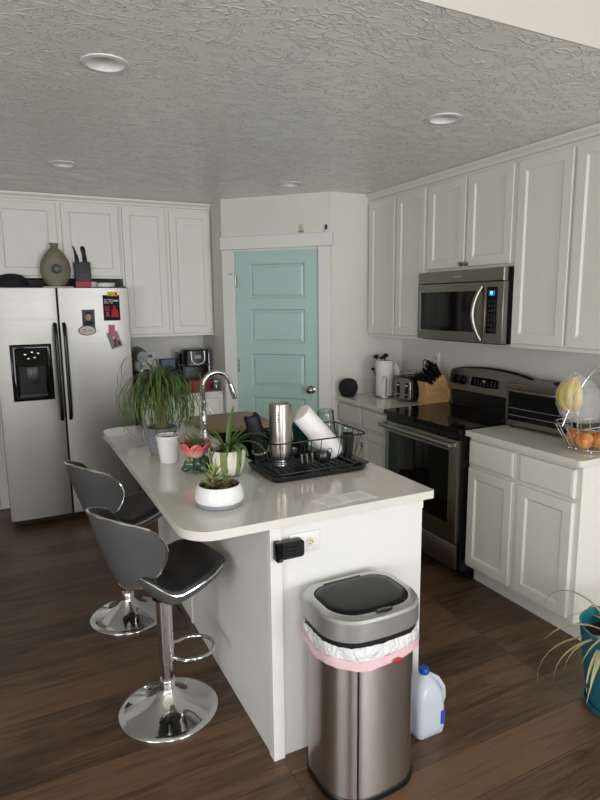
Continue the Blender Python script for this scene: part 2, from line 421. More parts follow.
# two small ornaments standing on the door header
zt = DT + .112
p = OD + uD * .675 + nD * .014
t = thing('small_bottle', 'tiny clear bottle with a tan band, left of two on the door header', 'bottle', (p.x, p.y, zt))
build('bottle_body', B().lathe([(.014, 0), (.015, .004), (.015, .03), (.007, .042), (.007, .052)], c=(p.x, p.y, zt), n=16), mat('frosted jar', '#b9b6a8', .2), t)
build('band', B().lathe([(.0158, 0), (.0158, .008)], c=(p.x, p.y, zt + .01), n=16), mat('tan band', '#6d5b42', .6), t)
build('stopper', B().ball((p.x, p.y, zt + .06), .009), mat('pale stopper', '#c9c4b4', .3), t)
p = OD + uD * .868 + nD * .014
t = thing('small_bottle', 'tiny white bottle with a tall black stopper at the right end of the door header', 'bottle', (p.x, p.y, zt))
build('bottle_body', B().lathe([(.012, 0), (.012, .012), (.006, .02)], c=(p.x, p.y, zt), n=16), whitepl_m, t)
build('stopper', B().lathe([(.006, 0), (.009, .006), (.009, .03), (.007, .036)], c=(p.x, p.y, zt + .02), n=16), black_m, t)

# ------------------------------------------------------------------ recessed lights
lamp_white = mat('downlight white', '#dedcd6', .35)
lpos = [(LX[0], LY[0], 'white recessed downlight nearest the camera, above the near bar stool'), (LX[0], LY[1], 'white recessed downlight farther back on the left, in front of the fridge'),
        (LX[1], LY[0], 'white recessed downlight on the right in front of the microwave cabinets'), (LX[1], LY[1], 'white recessed downlight in front of the mint pantry door')]
for x, y, lb in lpos:
    t = thing('recessed_light', lb, 'ceiling light', (x, y, H), 'recessed downlights in the kitchen ceiling')
    b = B(); b.lathe([(.060, .0), (.063, -.006), (.078, -.004), (.079, -.0005)], c=(x, y, H), n=40, cap=False)
    build('trim_ring', b, lamp_white, t, smooth=50)
    build('reflector', B().lathe([(.0605, -.002), (.058, .02), (.045, .06)], c=(x, y, H), n=40, cap=False), lamp_white, t)
    build('lens', B().lathe([(.0, .052), (.030, .054), (.046, .062)], c=(x, y, H), n=40, cap=False), mat('lamp lens', '#bdbbb4', .4), t)

# ------------------------------------------------------------------ cabinets
def door_panel(name, parent, O, u, n_, w, h, fr=.055, th=.019, drawer=False):
    if drawer:
        lv = [(0, w, 0, h, -th), (0, w, 0, h, -.006), (.004, w-.004, .004, h-.004, -.002), (.014, w-.014, .014, h-.014, 0)]
    else:
        lv = [(0, w, 0, h, -th), (0, w, 0, h, -.004), (.004, w-.004, .004, h-.004, 0), (fr, w-fr, fr, h-fr, 0), (fr+.003, w-fr-.003, fr+.003, h-fr-.003, -.003), (fr+.010, w-fr-.010, fr+.010, h-fr-.010, -.009)]
    return build(name, B().rects(lv, O, u, (0, 0, 1), n_), cab_m, parent, smooth=0)
XU = 2.564      # front of right wall cabinets' boxes
FX = Vector((-1, 0, 0)); FY = Vector((0, -1, 0))
def upper_right(y0, y1, z0, z1, lb, doors, crown=True):
    t = thing('wall_cabinet', lb, 'cabinet', (XW - .002, (y0 + y1) / 2, z0), 'white upper cabinets on the right wall')
    b = B(); b.box(XU, XW - .002, y0 + .0008, y1 - .0008, z0, 2.425)
    build('cabinet_body', b, cab_m, t)
    for a, c, zz0, zz1 in doors:
        door_panel('cabinet_door', t, (XU - .0195, c, zz0), (0, -1, 0), FX, c - a, zz1 - zz0)
    return t
upper_right(3.224, YA_ - .002, 1.37, 2.44, 'tall white double-door upper cabinet in the far right corner, above the paper towels', [(3.58, 3.915, 1.392, 2.372), (3.238, 3.562, 1.392, 2.372)])
tm = upper_right(2.462, 3.224, 1.822, 2.44, 'short white double-door upper cabinet directly above the microwave', [(2.852, 3.208, 1.838, 2.372), (2.476, 2.834, 1.838, 2.372)])
upper_right(1.700, 2.462, 1.37, 2.44, 'tall white double-door upper cabinet above the toaster oven, nearest on the right', [(2.096, 2.446, 1.392, 2.372), (1.716, 2.078, 1.392, 2.372)])
for yy in (2.864, 2.820):
    MK = axis_m((XU - .0195, yy, 1.856), (XU - .06, yy, 1.856))
    build('cabinet_knob', B().lathe([(.012, 0), (.006, .004), (.006, .014), (.014, .018), (.014, .024), (0, .026)], M=MK, n=20), nick_m, tm)
def crown_profile(flip=1): return [(0, 0), (.012, .004), (.016, .018), (.034, .034), (.036, .047), (0, .047)]
b = B()
pr_ = [(XU - d, H - .049 + z) for d, z in crown_profile()] 
A = [b.v((x, 1.700, z)) for x, z in pr_]; C_ = [b.v((x, YA_ - .003, z)) for x, z in pr_]
b.face(A); b.face(C_[::-1])
for i in range(6): b.face([A[i], A[(i+1) % 6], C_[(i+1) % 6], C_[i]])
struct('trim_4', b, cab_m, smooth=30)
# bottom light rail of the right uppers
YF = 4.837      # front of back-wall cabinets' boxes
def upper_back(x0, x1, z0, lb, doors):
    t = thing('wall_cabinet', lb, 'cabinet', ((x0 + x1) / 2, YB - .002, z0), 'white upper cabinets on the back wall')
    build('cabinet_body', B().box(x0 + .0008, x1 - .0008, YF, YB - .002, z0, 2.425), cab_m, t)
    for a, c, zz0, zz1 in doors: door_panel('cabinet_door', t, (a, YF - .0195, zz0), (1, 0, 0), FY, c - a, zz1 - zz0)
upper_back(-.05, .853, 1.833, 'wide short white double-door upper cabinet above the fridge', [(-.03, .391, 1.850, 2.375), (.427, .838, 1.850, 2.375)])
upper_back(.853, XB_ - .002, 1.37, 'tall white double-door upper cabinet right of the fridge, above the coffee maker', [(.868, 1.203, 1.392, 2.375), (1.233, 1.572, 1.392, 2.375)])
b = B(); pr_ = [(YF - d, H - .049 + z) for d, z in crown_profile()]
A = [b.v((-.05, y, z)) for y, z in pr_]; C_ = [b.v((XB_ - .003, y, z)) for y, z in pr_]
b.face(A); b.face(C_[::-1])
for i in range(6): b.face([A[i], A[(i+1) % 6], C_[(i+1) % 6], C_[i]])
struct('trim_5', b, cab_m, smooth=30)

# right base cabinets
XF = 2.2985     # box front
def base_right(y0, y1, lb, cols, endpanel=False):
    t = thing('base_cabinet', lb, 'cabinet', (XW - .002, (y0 + y1) / 2, 0), 'white base cabinets on the right')
    b = B(); b.box(XF, XW - .002, y0, y1, .105, .882); b.box(XF + .065, XW - .002, y0, y1, .002, .105)
    build('cabinet_body', b, cab_m, t)
    for a, c in cols:
        door_panel('cabinet_door', t, (XF - .0195, c, .125), (0, -1, 0), FX, c - a, .575, fr=.052)
        door_panel('drawer', t, (XF - .0195, c, .722), (0, -1, 0), FX, c - a, .138, drawer=True)
base_right(1.738, 2.468, 'white base cabinet with two drawers and two doors under the toaster oven', [(2.134, 2.458), (1.768, 2.096)])
base_right(3.234, YA_ - .002, 'white base cabinet in the far corner under the toaster, left of the range', [(3.60, 3.915), (3.25, 3.575)])
CT0, CT = .884, .915
def counter_prism(pts, z0=CT0, z1=CT): return B().prism(pts, z0, z1)
o = build('countertop', counter_prism(rrect(2.26, XW - .002, 1.720, 2.470, [.022, .003, .002, .002])), quartz_m, bevel=.004)
tag(o, 'glossy pale quartz countertop right of the range, holding the toaster oven and fruit basket', 'countertop')
o = build('countertop', counter_prism([(2.26, 3.232), (XW - .002, 3.232), (XW - .002, YA_ - .002), (2.26, YA_ - .002)]), quartz_m, bevel=.003)
tag(o, 'glossy pale quartz countertop left of the range, holding the knife block and toaster', 'countertop')
o = build('backsplash', B().box(2.262, XW - .018, YA_ - .018, YA_ - .002, CT + .0005, CT + .1), quartz_m, bevel=.002)
tag(o, 'low quartz backsplash strip behind the round black speaker', 'backsplash')
b = B(); b.box(XW - .016, XW - .002, 3.232, YA_ - .019, CT + .0005, CT + .1)
tag(build('backsplash', b, quartz_m, bevel=.002), 'low quartz backsplash strip behind the toaster and knife block', 'backsplash')
tag(build('backsplash', B().box(XW - .016, XW - .002, 1.726, 2.466, CT + .0005, CT + .1), quartz_m, bevel=.002), 'low quartz backsplash strip behind the toaster oven and fruit basket', 'backsplash')

# back base cabinet (beside the fridge)
t = thing('base_cabinet', 'white base cabinet against the back wall between fridge and pantry door', 'cabinet', (1.2, YB - .002, 0))
x0, x1 = .905, 1.553
b = B(); b.box(x0, x1 + .03, 4.64, YB - .002, .105, .882); b.box(x0, x1 + .03, 4.70, YB - .002, .002, .105); build('cabinet_body', b, cab_m, t)
for a, c in ((x0 + .012, 1.225), (1.24, x1 - .01)):
    door_panel('cabinet_door', t, (a, 4.6205, .125), (1, 0, 0), FY, c - a, .575, fr=.052); door_panel('drawer', t, (a, 4.6205, .722), (1, 0, 0), FY, c - a, .138, drawer=True)
tag(build('countertop', counter_prism([(x0 - .005, 4.60), (1.556, 4.60), (1.583, 4.63), (1.583, YB - .002), (x0 - .005, YB - .002)]), quartz_m, bevel=.003), 'short quartz countertop under the coffee maker beside the fridge', 'countertop')
b = B(); b.box(x0, 1.583, YB - .018, YB - .002, CT + .0005, CT + .1)
tag(build('backsplash', b, quartz_m, bevel=.002), 'low quartz backsplash strip behind the coffee maker', 'backsplash')

# ------------------------------------------------------------------ island
IX0, IX1, IY0, IY1 = .447, 1.425, 1.711, 3.525
BX0, BX1, BY0, BY1 = .741, 1.383, 1.735, 3.49
isl_m = mat('island panel paint', '#dbd9d5', .42, var=.015)
t = thing('kitchen_island', 'white panelled kitchen island with bar stools along its left side', 'kitchen island', ((BX0 + BX1) / 2, (BY0 + BY1) / 2, 0))
b = B()
b.box(BX0, BX1, BY0, BY0 + .02, 0, .882); b.box(BX0, BX1, BY1 - .02, BY1, 0, .882)
b.box(BX0, BX0 + .02, BY0 + .02, BY1 - .02, 0, .882); b.box(BX1 - .02, BX1, BY0 + .02, BY1 - .02, 0, .882)
build('island_body', b, isl_m, t)
b = B(); b.box(BX0 - .006, BX0 + .038, BY0 - .014, BY0 + .0, 0, .8815); b.box(BX0 - .006, BX0, BY0, BY0 + .030, 0, .8815)
build('corner_trim', b, isl_m, t, bevel=.0015)
build('batten', B().box(BX0 - .006, BX0, 2.765, 2.785, 0, .8815), isl_m, t)
build('batten', B().box(BX0 + .038, BX1, BY0 - .006, BY0, .845, .8815), isl_m, t)
# slab with a sink opening
def slab_hole(outer, hole, z0, z1):
    b = B(); bm = b.bm
    for z in (z0, z1):
        lo = [b.v((x, y, z)) for x, y in outer]; hi = [b.v((x, y, z)) for x, y in hole]
        es = [bm.edges.new((lo[i], lo[(i+1) % len(lo)])) for i in range(len(lo))] + [bm.edges.new((hi[i], hi[(i+1) % len(hi)])) for i in range(len(hi))]
        bmesh.ops.triangle_fill(bm, edges=es, use_beauty=True, use_dissolve=False)
        if z == z0: L0, H0 = lo, hi
    for A, C_ in ((L0, lo), (H0, hi)):
        n = len(A)
        for i in range(n): b.face([A[i], A[(i+1) % n], C_[(i+1) % n], C_[i]])
    return b
SX0, SX1, SY0, SY1 = .962, 1.335, 2.42, 3.34
cnt = build('countertop', slab_hole(rrect(IX0, IX1, IY0, IY1, [.11, .012, .012, .09], 8), rrect(SX0, SX1, SY0, SY1, .03, 4), CT0, CT), quartz_m, bevel=.004)
tag(cnt, 'large glossy pale quartz island countertop with rounded corners, holding plants and dish rack', 'countertop')
b = B(); g = .002
x0, x1, y0, y1 = SX0 - g, SX1 + g, SY0 - g, SY1 + g
z0, z1 = .68, CT0 - .001
b.box(x0 - .012, x0, y0 - .012, y1 + .012, z0, z1); b.box(x1, x1 + .012, y0 - .012, y1 + .012, z0, z1)
b.box(x0, x1, y0 - .012, y0, z0, z1); b.box(x0, x1, y1, y1 + .012, z0, z1); b.box(x0, x1, y0, y1, z0 - .012, z0)
sk = build('sink', b, sink_m, smooth=0); tag(sk, 'dark undermount sink basin in the island behind the striped pot', 'sink')
build('drain', B().lathe([(.04, 0), (.04, .003), (.02, .001), (0, .001)], c=((x0+x1)/2, (y0+y1)/2, z0 + .0005), n=24), chrome_m, sk)
o = build('cutting_board', B().prism(rrect(.955, 1.362, 3.075, 3.49, .02), CT + .0005, CT + .03), board_m, bevel=.004)
tag(o, 'brown wooden cutting board laid over the far end of the sink', 'cutting board')
# faucet
fx, fy = .915, 3.02
t = thing('kitchen_faucet', 'tall chrome gooseneck pull-down faucet behind the island plants', 'faucet', (fx, fy, CT))
build('base_body', B().lathe([(.026, 0), (.026, .006), (.021, .012), (.019, .06), (.019, .13), (.014, .14), (.014, .145)], c=(fx, fy, CT), n=24), chrome_m, t)
R_ = .078
pts = [(fx, fy, 1.03), (fx, fy, 1.10), (fx, fy, 1.185)] + [(fx + R_ - R_ * math.cos(a), fy, 1.188 + R_ * math.sin(a)) for a in [pi * i / 16 * .93 for i in range(17)]]
e = Vector(pts[-1]); d = (e - Vector(pts[-2])).normalized(); pts.append(tuple(e + d * .015))
build('gooseneck', B().tube(pts, .013, 16), chrome_m, t)
p0 = e + d * .008; Mh = axis_m(p0, p0 + d)
hd = build('spray_head', B().lathe([(.013, 0), (.015, .01), (.017, .05), (.0175, .078), (.014, .082), (0, .082)], M=Mh, n=20), chrome_m, t)
build('spray_face', B().lathe([(.0135, .082), (.0125, .086), (0, .086)], M=Mh, n=20), black_m, hd)
build('button', B().box(-.007, .007, -.020, -.014, .045, .066, Mh @ Matrix.Rotation(pi/2, 4, 'Z')), black_m, hd)
b = B(); b.tube([(fx, fy - .015, 1.105), (fx, fy - .045, 1.108)], .009, 12); b.tube([(fx, fy - .040, 1.108), (fx + .02, fy - .06, 1.075), (fx + .035, fy - .068, 1.05)], .005, 10)
build('handle', b, chrome_m, t)

# outlet on the island end with a plug-in adapter
yo = BY0 - .0005
outlet_hole = mat('outlet slot', '#3a3026', .6)
def outlet(lb, O, u, n_, horiz=False, group=None, both=True, name='outlet'):
    O, u, n_ = Vector(O), Vector(u).normalized(), Vector(n_).normalized(); w = Vector((0, 0, 1))
    if horiz: u, w = w, -u
    t = thing(name, lb, 'outlet', O, group)
    build('cover_plate', B().rects([(-.037, .037, -.060, .060, 0), (-.037, .037, -.060, .060, .003), (-.033, .033, -.056, .056, .006)], O, u, w, n_), whitepl_m, t)
    for s in (-1, 1):
        c = O + w * (.0195 * s); Mx = Matrix((( u.x, w.x, n_.x, c.x), (u.y, w.y, n_.y, c.y), (u.z, w.z, n_.z, c.z), (0, 0, 0, 1)))
        so = build('socket', B().lathe([(.0165, .0055), (.0165, .008), (0, .008)], M=Mx, n=20, sy=.85), mat('ivory socket', '#d9cfb8', .4), t)
        b = B(); b.box(-.007, -.005, -.002, .006, .0078, .0084, Mx); b.box(.005, .007, -.002, .006, .0078, .0084, Mx); b.lathe([(.0025, .0078), (.0025, .0084)], c=(0, -.008, 0), M=Mx, n=10)
        build('slots', b, outlet_hole, so)
    return t
outlet('white horizontal outlet on the island end, half covered by a black plug-in device', (.872, BY0, .805), (1, 0, 0), (0, -1, 0), True)
outlet('white wall outlet behind the wooden knife block', (XW, 3.50, 1.19), (0, -1, 0), (-1, 0, 0))
outlet('white wall outlet with black plug left of the coffee maker', (1.105, YB, 1.165), (1, 0, 0), (0, -1, 0))
t = thing('plug_adapter', 'black ribbed plug-in device on the island end outlet', 'adapter', (.80, BY0, .805))
b = B(); b.prism(rrect(.752, .850, .776, .836, .012), BY0 - .046, BY0 - .0155, Matrix(((1, 0, 0, 0), (0, 0, 1, 0), (0, 1, 0, 0), (0, 0, 0, 1))))
build('device_body', b, black_m, t, bevel=.004)
b = B()
for k in range(4): b.box(.778, .822, BY0 - .0505, BY0 - .046, .782 + k * .0135, .790 + k * .0135)
build('ribs', b, black_m, t, bevel=.002)
build('end_cap', B().prism(rrect(.744, .768, .772, .840, .006), BY0 - .05, BY0 - .0153, Matrix(((1, 0, 0, 0), (0, 0, 1, 0), (0, 1, 0, 0), (0, 0, 0, 1)))), blackgl_m, t, bevel=.003)
tag(build('plug', B().box(1.09, 1.118, YB - .030, YB - .0085, 1.175, 1.20), black_m, bevel=.003), 'small black plug in the back wall outlet beside the fridge', 'plug')

# ------------------------------------------------------------------ range
RY0, RY1 = 2.478, 3.222
t = thing('range', 'stainless steel electric range with black glass cooktop between the base cabinets', 'stove', (2.55, 2.85, 0))
b = B(); b.box(2.262, 2.872, RY0, RY1, .06, .888); b.box(2.33, 2.86, RY0 + .02, RY1 - .02, .004, .06)
build('range_body', b, black_m, t)
ck = build('cooktop', B().prism(rrect(2.222, 2.80, RY0 - .001, RY1 + .001, .008), .889, .921), blackgl_m, t, bevel=.003)
ring_m = mat('burner marking', '#1d1d1f', .25)
for cx, cy, r in ((2.38, 2.68, .10), (2.38, 3.03, .075), (2.62, 2.68, .075), (2.62, 3.03, .10)):
    for rr in (r, r * .62): build('burner_ring', B().lathe([(rr, .0), (rr + .003, .0006), (rr + .006, 0)], c=(cx, cy, .9212), n=40, cap=False), ring_m, ck)
# backguard: steel fascia with a bowed top edge, over a black riser
def YZ(xv): return Matrix(((0, 0, 1, xv), (1, 0, 0, 0), (0, 1, 0, 0), (0, 0, 0, 1)))
top = [(RY1 - (RY1 - RY0) * i / 16, 1.150 + .040 * math.sin(pi * i / 16) ** .7) for i in range(17)]
build('riser', B().box(2.806, 2.872, RY0 + .004, RY1 - .004, .922, 1.03), black_m, t)
def bgx(z): return 2.79 + (z - 1.02) * .12
b = B(); fr, bk = [], []
poly = [(RY0, 1.025)] + [(RY1, 1.025)] + top
loopF = [b.v((2.775 + (z - 1.02) * .13, y, z)) for y, z in poly]; loopB = [b.v((2.872, y, z)) for y, z in poly]
b.face(loopF); b.face(loopB[::-1])
for i in range(len(poly)): b.face([loopF[i], loopF[(i+1) % len(poly)], loopB[(i+1) % len(poly)], loopB[i]])
bgd = build('backguard', b, [steelh_m], t, bevel=.003)
MB = Matrix(((.13, 0, -.99, 2.775), (0, -1, 0, 0), (.99, 0, .13, 1.02), (0, 0, 0, 1)))   # x up the face, y along -y, z out
def bgM(y): return Matrix.Translation((0, y, 0)) @ MB
build('edge_cap', B().tube([(2.792 + (z - 1.02) * .13, y, z + .003) for y, z in top], .007, 8), black_m, bgd)
pan = build('display_panel', B().prism([(.052, -.12), (.105, -.115), (.112, 0), (.105, .125), (.052, .13), (.046, 0)], .0, .004, bgM(2.885)), blackgl_m, bgd, bevel=.002)
build('display_bezel', B().tube([tuple(bgM(2.885) @ Vector(q)) for q in [(.050, -.122, .003), (.108, -.118, .003), (.115, 0, .003), (.108, .128, .003)]], .002, 6), chrome_m, bgd)
build('clock_digits', B().box(.083, .094, -.012, .014, .0042, .0048, bgM(2.885)), mat('display green', '#5f7a1c', .4, emit=.6), pan)
b = B()
for r in range(3):
    for c in range(7):
        if abs(c - 3) < 1.2 and r == 2: continue
        b.box(.062 + r * .014, .065 + r * .014, -.085 + c * .03, -.077 + c * .03, .0042, .0046, bgM(2.885))
build('key_marks', b, grey_m, pan)
for yy in (3.155, 3.085, 2.62, 2.55):
    kb = build('control_knob', B().lathe([(.032, 0), (.031, .014), (.026, .018), (.025, .03), (0, .031)], c=(.078, 0, .0), M=bgM(yy), n=24), mat('knob black', '#040404', .45, spec=.25), bgd)
    build('grip', B().box(.050, .106, -.006, .005, .028, .042, bgM(yy)), black_m, kb, bevel=.002)
od = build('oven_door', B().rects([(0, .715, 0, .612, -.028), (0, .715, 0, .612, -.003), (.004, .711, .004, .608, 0)], (2.233, 3.213, .235), (0, -1, 0), (0, 0, 1), FX), steelh_m, t)
build('oven_window', B().rects([(0, .60, 0, .435, 0), (0, .60, 0, .435, .0015), (.002, .598, .002, .433, .0025)], (2.2335, 3.17, .345), (0, -1, 0), (0, 0, 1), FX), blackgl_m, od)
b = B(); b.tube([(2.188, RY1 - .01, .824), (2.188, RY0 + .03, .824)], .0145, 16)
b.box(2.19, 2.234, RY1 - .035, RY1 - .015, .812, .836); b.box(2.19, 2.234, RY0 + .035, RY0 + .055, .812, .836)
build('oven_handle', b, steelh_m, od, bevel=.002)
build('vent_strip', B().box(2.240, 2.262, RY0 + .012, RY1 - .012, .852, .884), black_m, t)
build('storage_drawer', B().rects([(0, .715, 0, .155, -.02), (0, .715, 0, .155, -.003), (.004, .711, .004, .151, 0)], (2.236, 3.213, .07), (0, -1, 0), (0, 0, 1), FX), steelh_m, t)

# ------------------------------------------------------------------ microwave
MZ0, MZ1 = 1.388, 1.820
t = thing('microwave', 'stainless steel over-the-range microwave under the short cabinet', 'microwave', (2.7, 2.85, MZ0))
build('microwave_body', B().box(2.52, XW - .003, 2.464, 3.218, MZ0 + .012, MZ1 - .001), black_m, t)
build('vent_fascia', B().rects([(0, .764, 0, .075, -.03), (0, .764, 0, .075, -.004), (.004, .760, .004, .071, 0)], (2.492, 3.226, 1.742), (0, -1, 0), (0, 0, 1), FX), steelh_m, t)
build('underside_panel', B().box(2.51, 2.86, 2.49, 3.19, MZ0 - .006, MZ0 + .012), blackmat_m, t)
# bowed front
def bow(y0, y1, z0, z1, th, d0=0):
    b = B(); n = 12; rgF = []; ym = 2.845
    for i in range(n + 1):
        y = y1 + (y0 - y1) * i / n; x = 2.492 - .014 * (1 - ((y - ym) / .382) ** 2) - d0
        rgF.append([b.v((x, y, z0)), b.v((x, y, z1)), b.v((x + th, y, z1)), b.v((x + th, y, z0))])
    for a, c in zip(rgF, rgF[1:]):
        for k in range(4): b.face([a[k], a[(k+1) % 4], c[(k+1) % 4], c[k]])
    b.face(rgF[0]); b.face(rgF[-1][::-1]); return b
dr = build('microwave_door', bow(2.592, 3.226, MZ0, 1.739, .038), steelh_m, t, bevel=.002)
build('door_window', bow(2.668, 3.185, 1.448, 1.690, .004, .002), darkgl_m, dr, bevel=.001)
build('window_edge', bow(3.186, 3.191, 1.446, 1.692, .006, .004), chrome_m, dr)
cp = build('control_side', bow(2.462, 2.588, MZ0, 1.739, .038), steelh_m, t, bevel=.002)
kp = build('keypad', bow(2.503, 2.578, 1.445, 1.710, .004, .003), blackgl_m, cp)
build('clock_display', bow(2.520, 2.562, 1.660, 1.690, .002, .0045), mat('display blue', '#1a5f8f', .4, emit=.8), kp)
b = B()
def seg7(ch, y, z, w=.008, h=.016):
    S = {'a': (0, h, w, 0), 'g': (0, h/2, w, 0), 'd': (0, 0, w, 0)}
    segs = {'1': 'bc', '9': 'abcdfg'}[ch]
    for s in segs:
        if s in 'agd': zz = {'a': h, 'g': h/2, 'd': 0}[s]; b.box(2.4735, 2.4745, y - w, y, z + zz - .001, z + zz + .001)
        else:
            yy = y - w if s in 'bc' else y; z0_ = h/2 if s in 'bf' else 0; b.box(2.4735, 2.4745, yy - .001, yy + .001, z + z0_, z + z0_ + h/2)
seg7('1', 2.556, 1.667); seg7('9', 2.543, 1.667)
for v_ in b.bm.verts: v_.co.x += .0065
build('clock_digits', b, mat('display light', '#8fe0ff', .4, emit=2.0), kp)
b = B()
for r in range(7):
    for c in range(3):
        yy = 2.562 - c * .021; x = 2.492 - .014 * (1 - ((yy - 2.845) / .382) ** 2) - .0045
        b.box(x - .001, x + .001, yy - .010, yy, 1.462 + r * .027, 1.474 + r * .027)
build('keys', b, mat('key grey', '#2c2d30', .4), kp)
pts = [(2.478 - .045 * math.sin(pi * i / 14) ** .8, 2.628 + .022 * math.sin(pi * i / 14) - .012, 1.405 + .31 * i / 14) for i in range(15)]
build('door_handle', B().tube(pts, .012, 12), steelh_m, dr)
b = B()
for k in range(8): b.box(2.4905, 2.492, 2.805 + k * .010, 2.812 + k * .010, 1.776, 1.783)
build('badge', b, mat('badge grey', '#c4c0ba', .3, .8), t)

# ------------------------------------------------------------------ fridge
FY0 = 4.600; FXL, FXG, FXR = -.085, .342, .845
t = thing('refrigerator', 'stainless side-by-side refrigerator with black handles and ice dispenser', 'refrigerator', (.37, 4.85, 0))
b = B(); b.box(FXL + .012, FXR - .010, FY0 + .075, 5.12, .06, 1.758)
build('fridge_body', b, mat('fridge case grey', '#2c2c2d', .5), t, bevel=.003)
build('base_grille', B().box(FXL + .02, FXR - .02, FY0 + .06, FY0 + .085, .02, .062), black_m, t)
for xx in (FXL + .05, FXR - .08): build('wheel', B().lathe([(.02, 0), (.02, .03)], M=axis_m((xx, FY0 + .1, .0205), (xx + 1, FY0 + .1, .0205)), n=16), black_m, t)
def curved_door(x0, x1):
    b = B(); n = 10; R = []
    for i in range(n + 1):
        s = i / n; x = x0 + (x1 - x0) * s; d = .010 * (1 - (2 * s - 1) ** 4)
        R.append([b.v((x, FY0 + .010 - d, .065)), b.v((x, FY0 + .010 - d, 1.758)), b.v((x, FY0 + .072, 1.758)), b.v((x, FY0 + .072, .065))])
    for a, c in zip(R, R[1:]):
        for k in range(4): b.face([a[k], a[(k+1) % 4], c[(k+1) % 4], c[k]])
    b.face(R[0]); b.face(R[-1][::-1]); return b
d1 = build('freezer_door', curved_door(FXL, FXG - .004), fridge_m, t, bevel=.004)
d2 = build('fridge_door', curved_door(FXG + .004, FXR), fridge_m, t, bevel=.004)
for dd, xx in ((d1, FXG - .028), (d2, FXG + .032)):
    b = B(); b.tube([(xx, FY0 - .003, 1.50), (xx, FY0 - .035, 1.47), (xx, FY0 - .045, 1.40), (xx, FY0 - .045, .90), (xx, FY0 - .035, .83), (xx, FY0 - .003, .80)], .0135, 12)
    build('door_handle', b, black_m, dd)
for x0, x1 in ((FXL + .01, FXL + .09), (FXR - .09, FXR - .01)): build('hinge_cover', B().box(x0, x1, FY0 + .02, FY0 + .07, 1.759, 1.767), black_m, t, bevel=.003)
# dispenser
dp = build('ice_dispenser', B().rects([(0, .272, 0, .405, 0), (0, .272, 0, .405, .008), (.006, .266, .006, .399, .012), (.03, .242, .03, .375, .012), (.034, .238, .034, .371, .004), (.036, .236, .036, .369, .001)], (.005, FY0 - .0005, .955), (1, 0, 0), (0, 0, 1), FY), blackgl_m, d1)
build('dispenser_recess', B().rects([(.05, .222, .05, .245, .0025), (.052, .220, .052, .243, .003)], (.005, FY0 - .0005, .955), (1, 0, 0), (0, 0, 1), FY), blackmat_m, dp)
build('dispenser_lever', B().rects([(.10, .172, .12, .24, .001), (.10, .172, .12, .24, .016), (.106, .166, .126, .234, .018)], (.005, FY0 - .0005, .955), (1, 0, 0), (0, 0, 1), FY), black_m, dp)
b = B()
for x, z in ((.09, .33), (.135, .345), (.175, .335), (.15, .305), (.11, .30)): b.rects([(x, x + .014, z, z + .008, .001), (x, x + .014, z, z + .008, .0035)], (.005, FY0 - .0005, .955), (1, 0, 0), (0, 0, 1), FY)
build('dispenser_buttons', b, silver_m, dp)
build('drip_tray', B().rects([(.045, .227, .030, .05, .001), (.045, .227, .030, .05, .02)], (.005, FY0 - .0005, .955), (1, 0, 0), (0, 0, 1), FY), black_m, dp)

# things stuck on the fridge door
def sheet(name, pts, mt, y, th=.0012, parent=None, **k):
    return build(name, B().prism(pts, 0, th, Matrix(((1, 0, 0, 0), (0, 0, 1, y - th), (0, 1, 0, 0), (0, 0, 0, 1)))), mt, parent, smooth=0, **k)
fy = FY0 - .0012
ink = lambda h: mat('print ' + h, h, .6, spec=.2)
t = thing('poster', 'black event flyer with red figures high on the fridge door', 'poster', (.717, fy, 1.515))
pc = sheet('sheet', [(.655, 1.515), (.775, 1.515), (.775, 1.703), (.655, 1.703)], ink('#141316'), fy, parent=t)
sheet('red_print', [(.712, 1.54), (.763, 1.54), (.760, 1.585), (.748, 1.60), (.742, 1.628), (.730, 1.628), (.724, 1.60), (.712, 1.585)], ink('#b02334'), fy - .0013, .0005, t)
sheet('red_print', [(.664, 1.588), (.700, 1.588), (.700, 1.622), (.664, 1.622)], ink('#8e2230'), fy - .0013, .0005, t)
sheet('red_print', [(.668, 1.545), (.698, 1.545), (.692, 1.58), (.676, 1.58)], ink('#9c4a3a'), fy - .0013, .0005, t)
b = B()
Mf = Matrix(((1, 0, 0, 0), (0, 0, 1, fy - .0018), (0, 1, 0, 0), (0, 0, 0, 1)))
for r in range(3):
    for c in range(7):
        if (r + c) % 5 == 4: continue
        b.box(.664 + c * .009, .671 + c * .009, 1.642 + r * .012, 1.649 + r * .012, 0, .0005, Mf)
b.box(.728, .765, 1.655, 1.668, 0, .0005, Mf)
build('white_print', b, ink('#b9b2b0'), t, smooth=0)
t = thing('fridge_magnet', 'yellow and red patterned magnet holding the black flyer', 'magnet', (.72, fy, 1.70))
sheet('magnet_face', [(.690, 1.697), (.762, 1.695), (.764, 1.725), (.692, 1.728)], ink('#c9b34a'), fy - .002, .003, t)
sheet('red_patch', [(.742, 1.700), (.759, 1.699), (.760, 1.721), (.744, 1.722)], ink('#b5492f'), fy - .0052, .0006, t)
sheet('green_patch', [(.700, 1.701), (.722, 1.700), (.712, 1.720)], ink('#6f8a3a'), fy - .0052, .0006, t)
t = thing('photo_print', 'portrait photo of a dark-haired person in a dark top on the fridge door', 'photo', (.545, fy, 1.46))
sheet('sheet', [(.502, 1.456), (.590, 1.456), (.592, 1.598), (.503, 1.598)], ink('#4b5058'), fy, parent=t)
sheet('figure_top', [(.510, 1.486), (.582, 1.486), (.575, 1.508), (.558, 1.518), (.533, 1.518), (.516, 1.508)], ink('#23252a'), fy - .0013, .0004, t)
sheet('figure_face', [(.546 + .019 * math.cos(a), 1.545 + .027 * math.sin(a)) for a in [2*pi*i/20 for i in range(20)]], ink('#b08874'), fy - .0018, .0004, t)
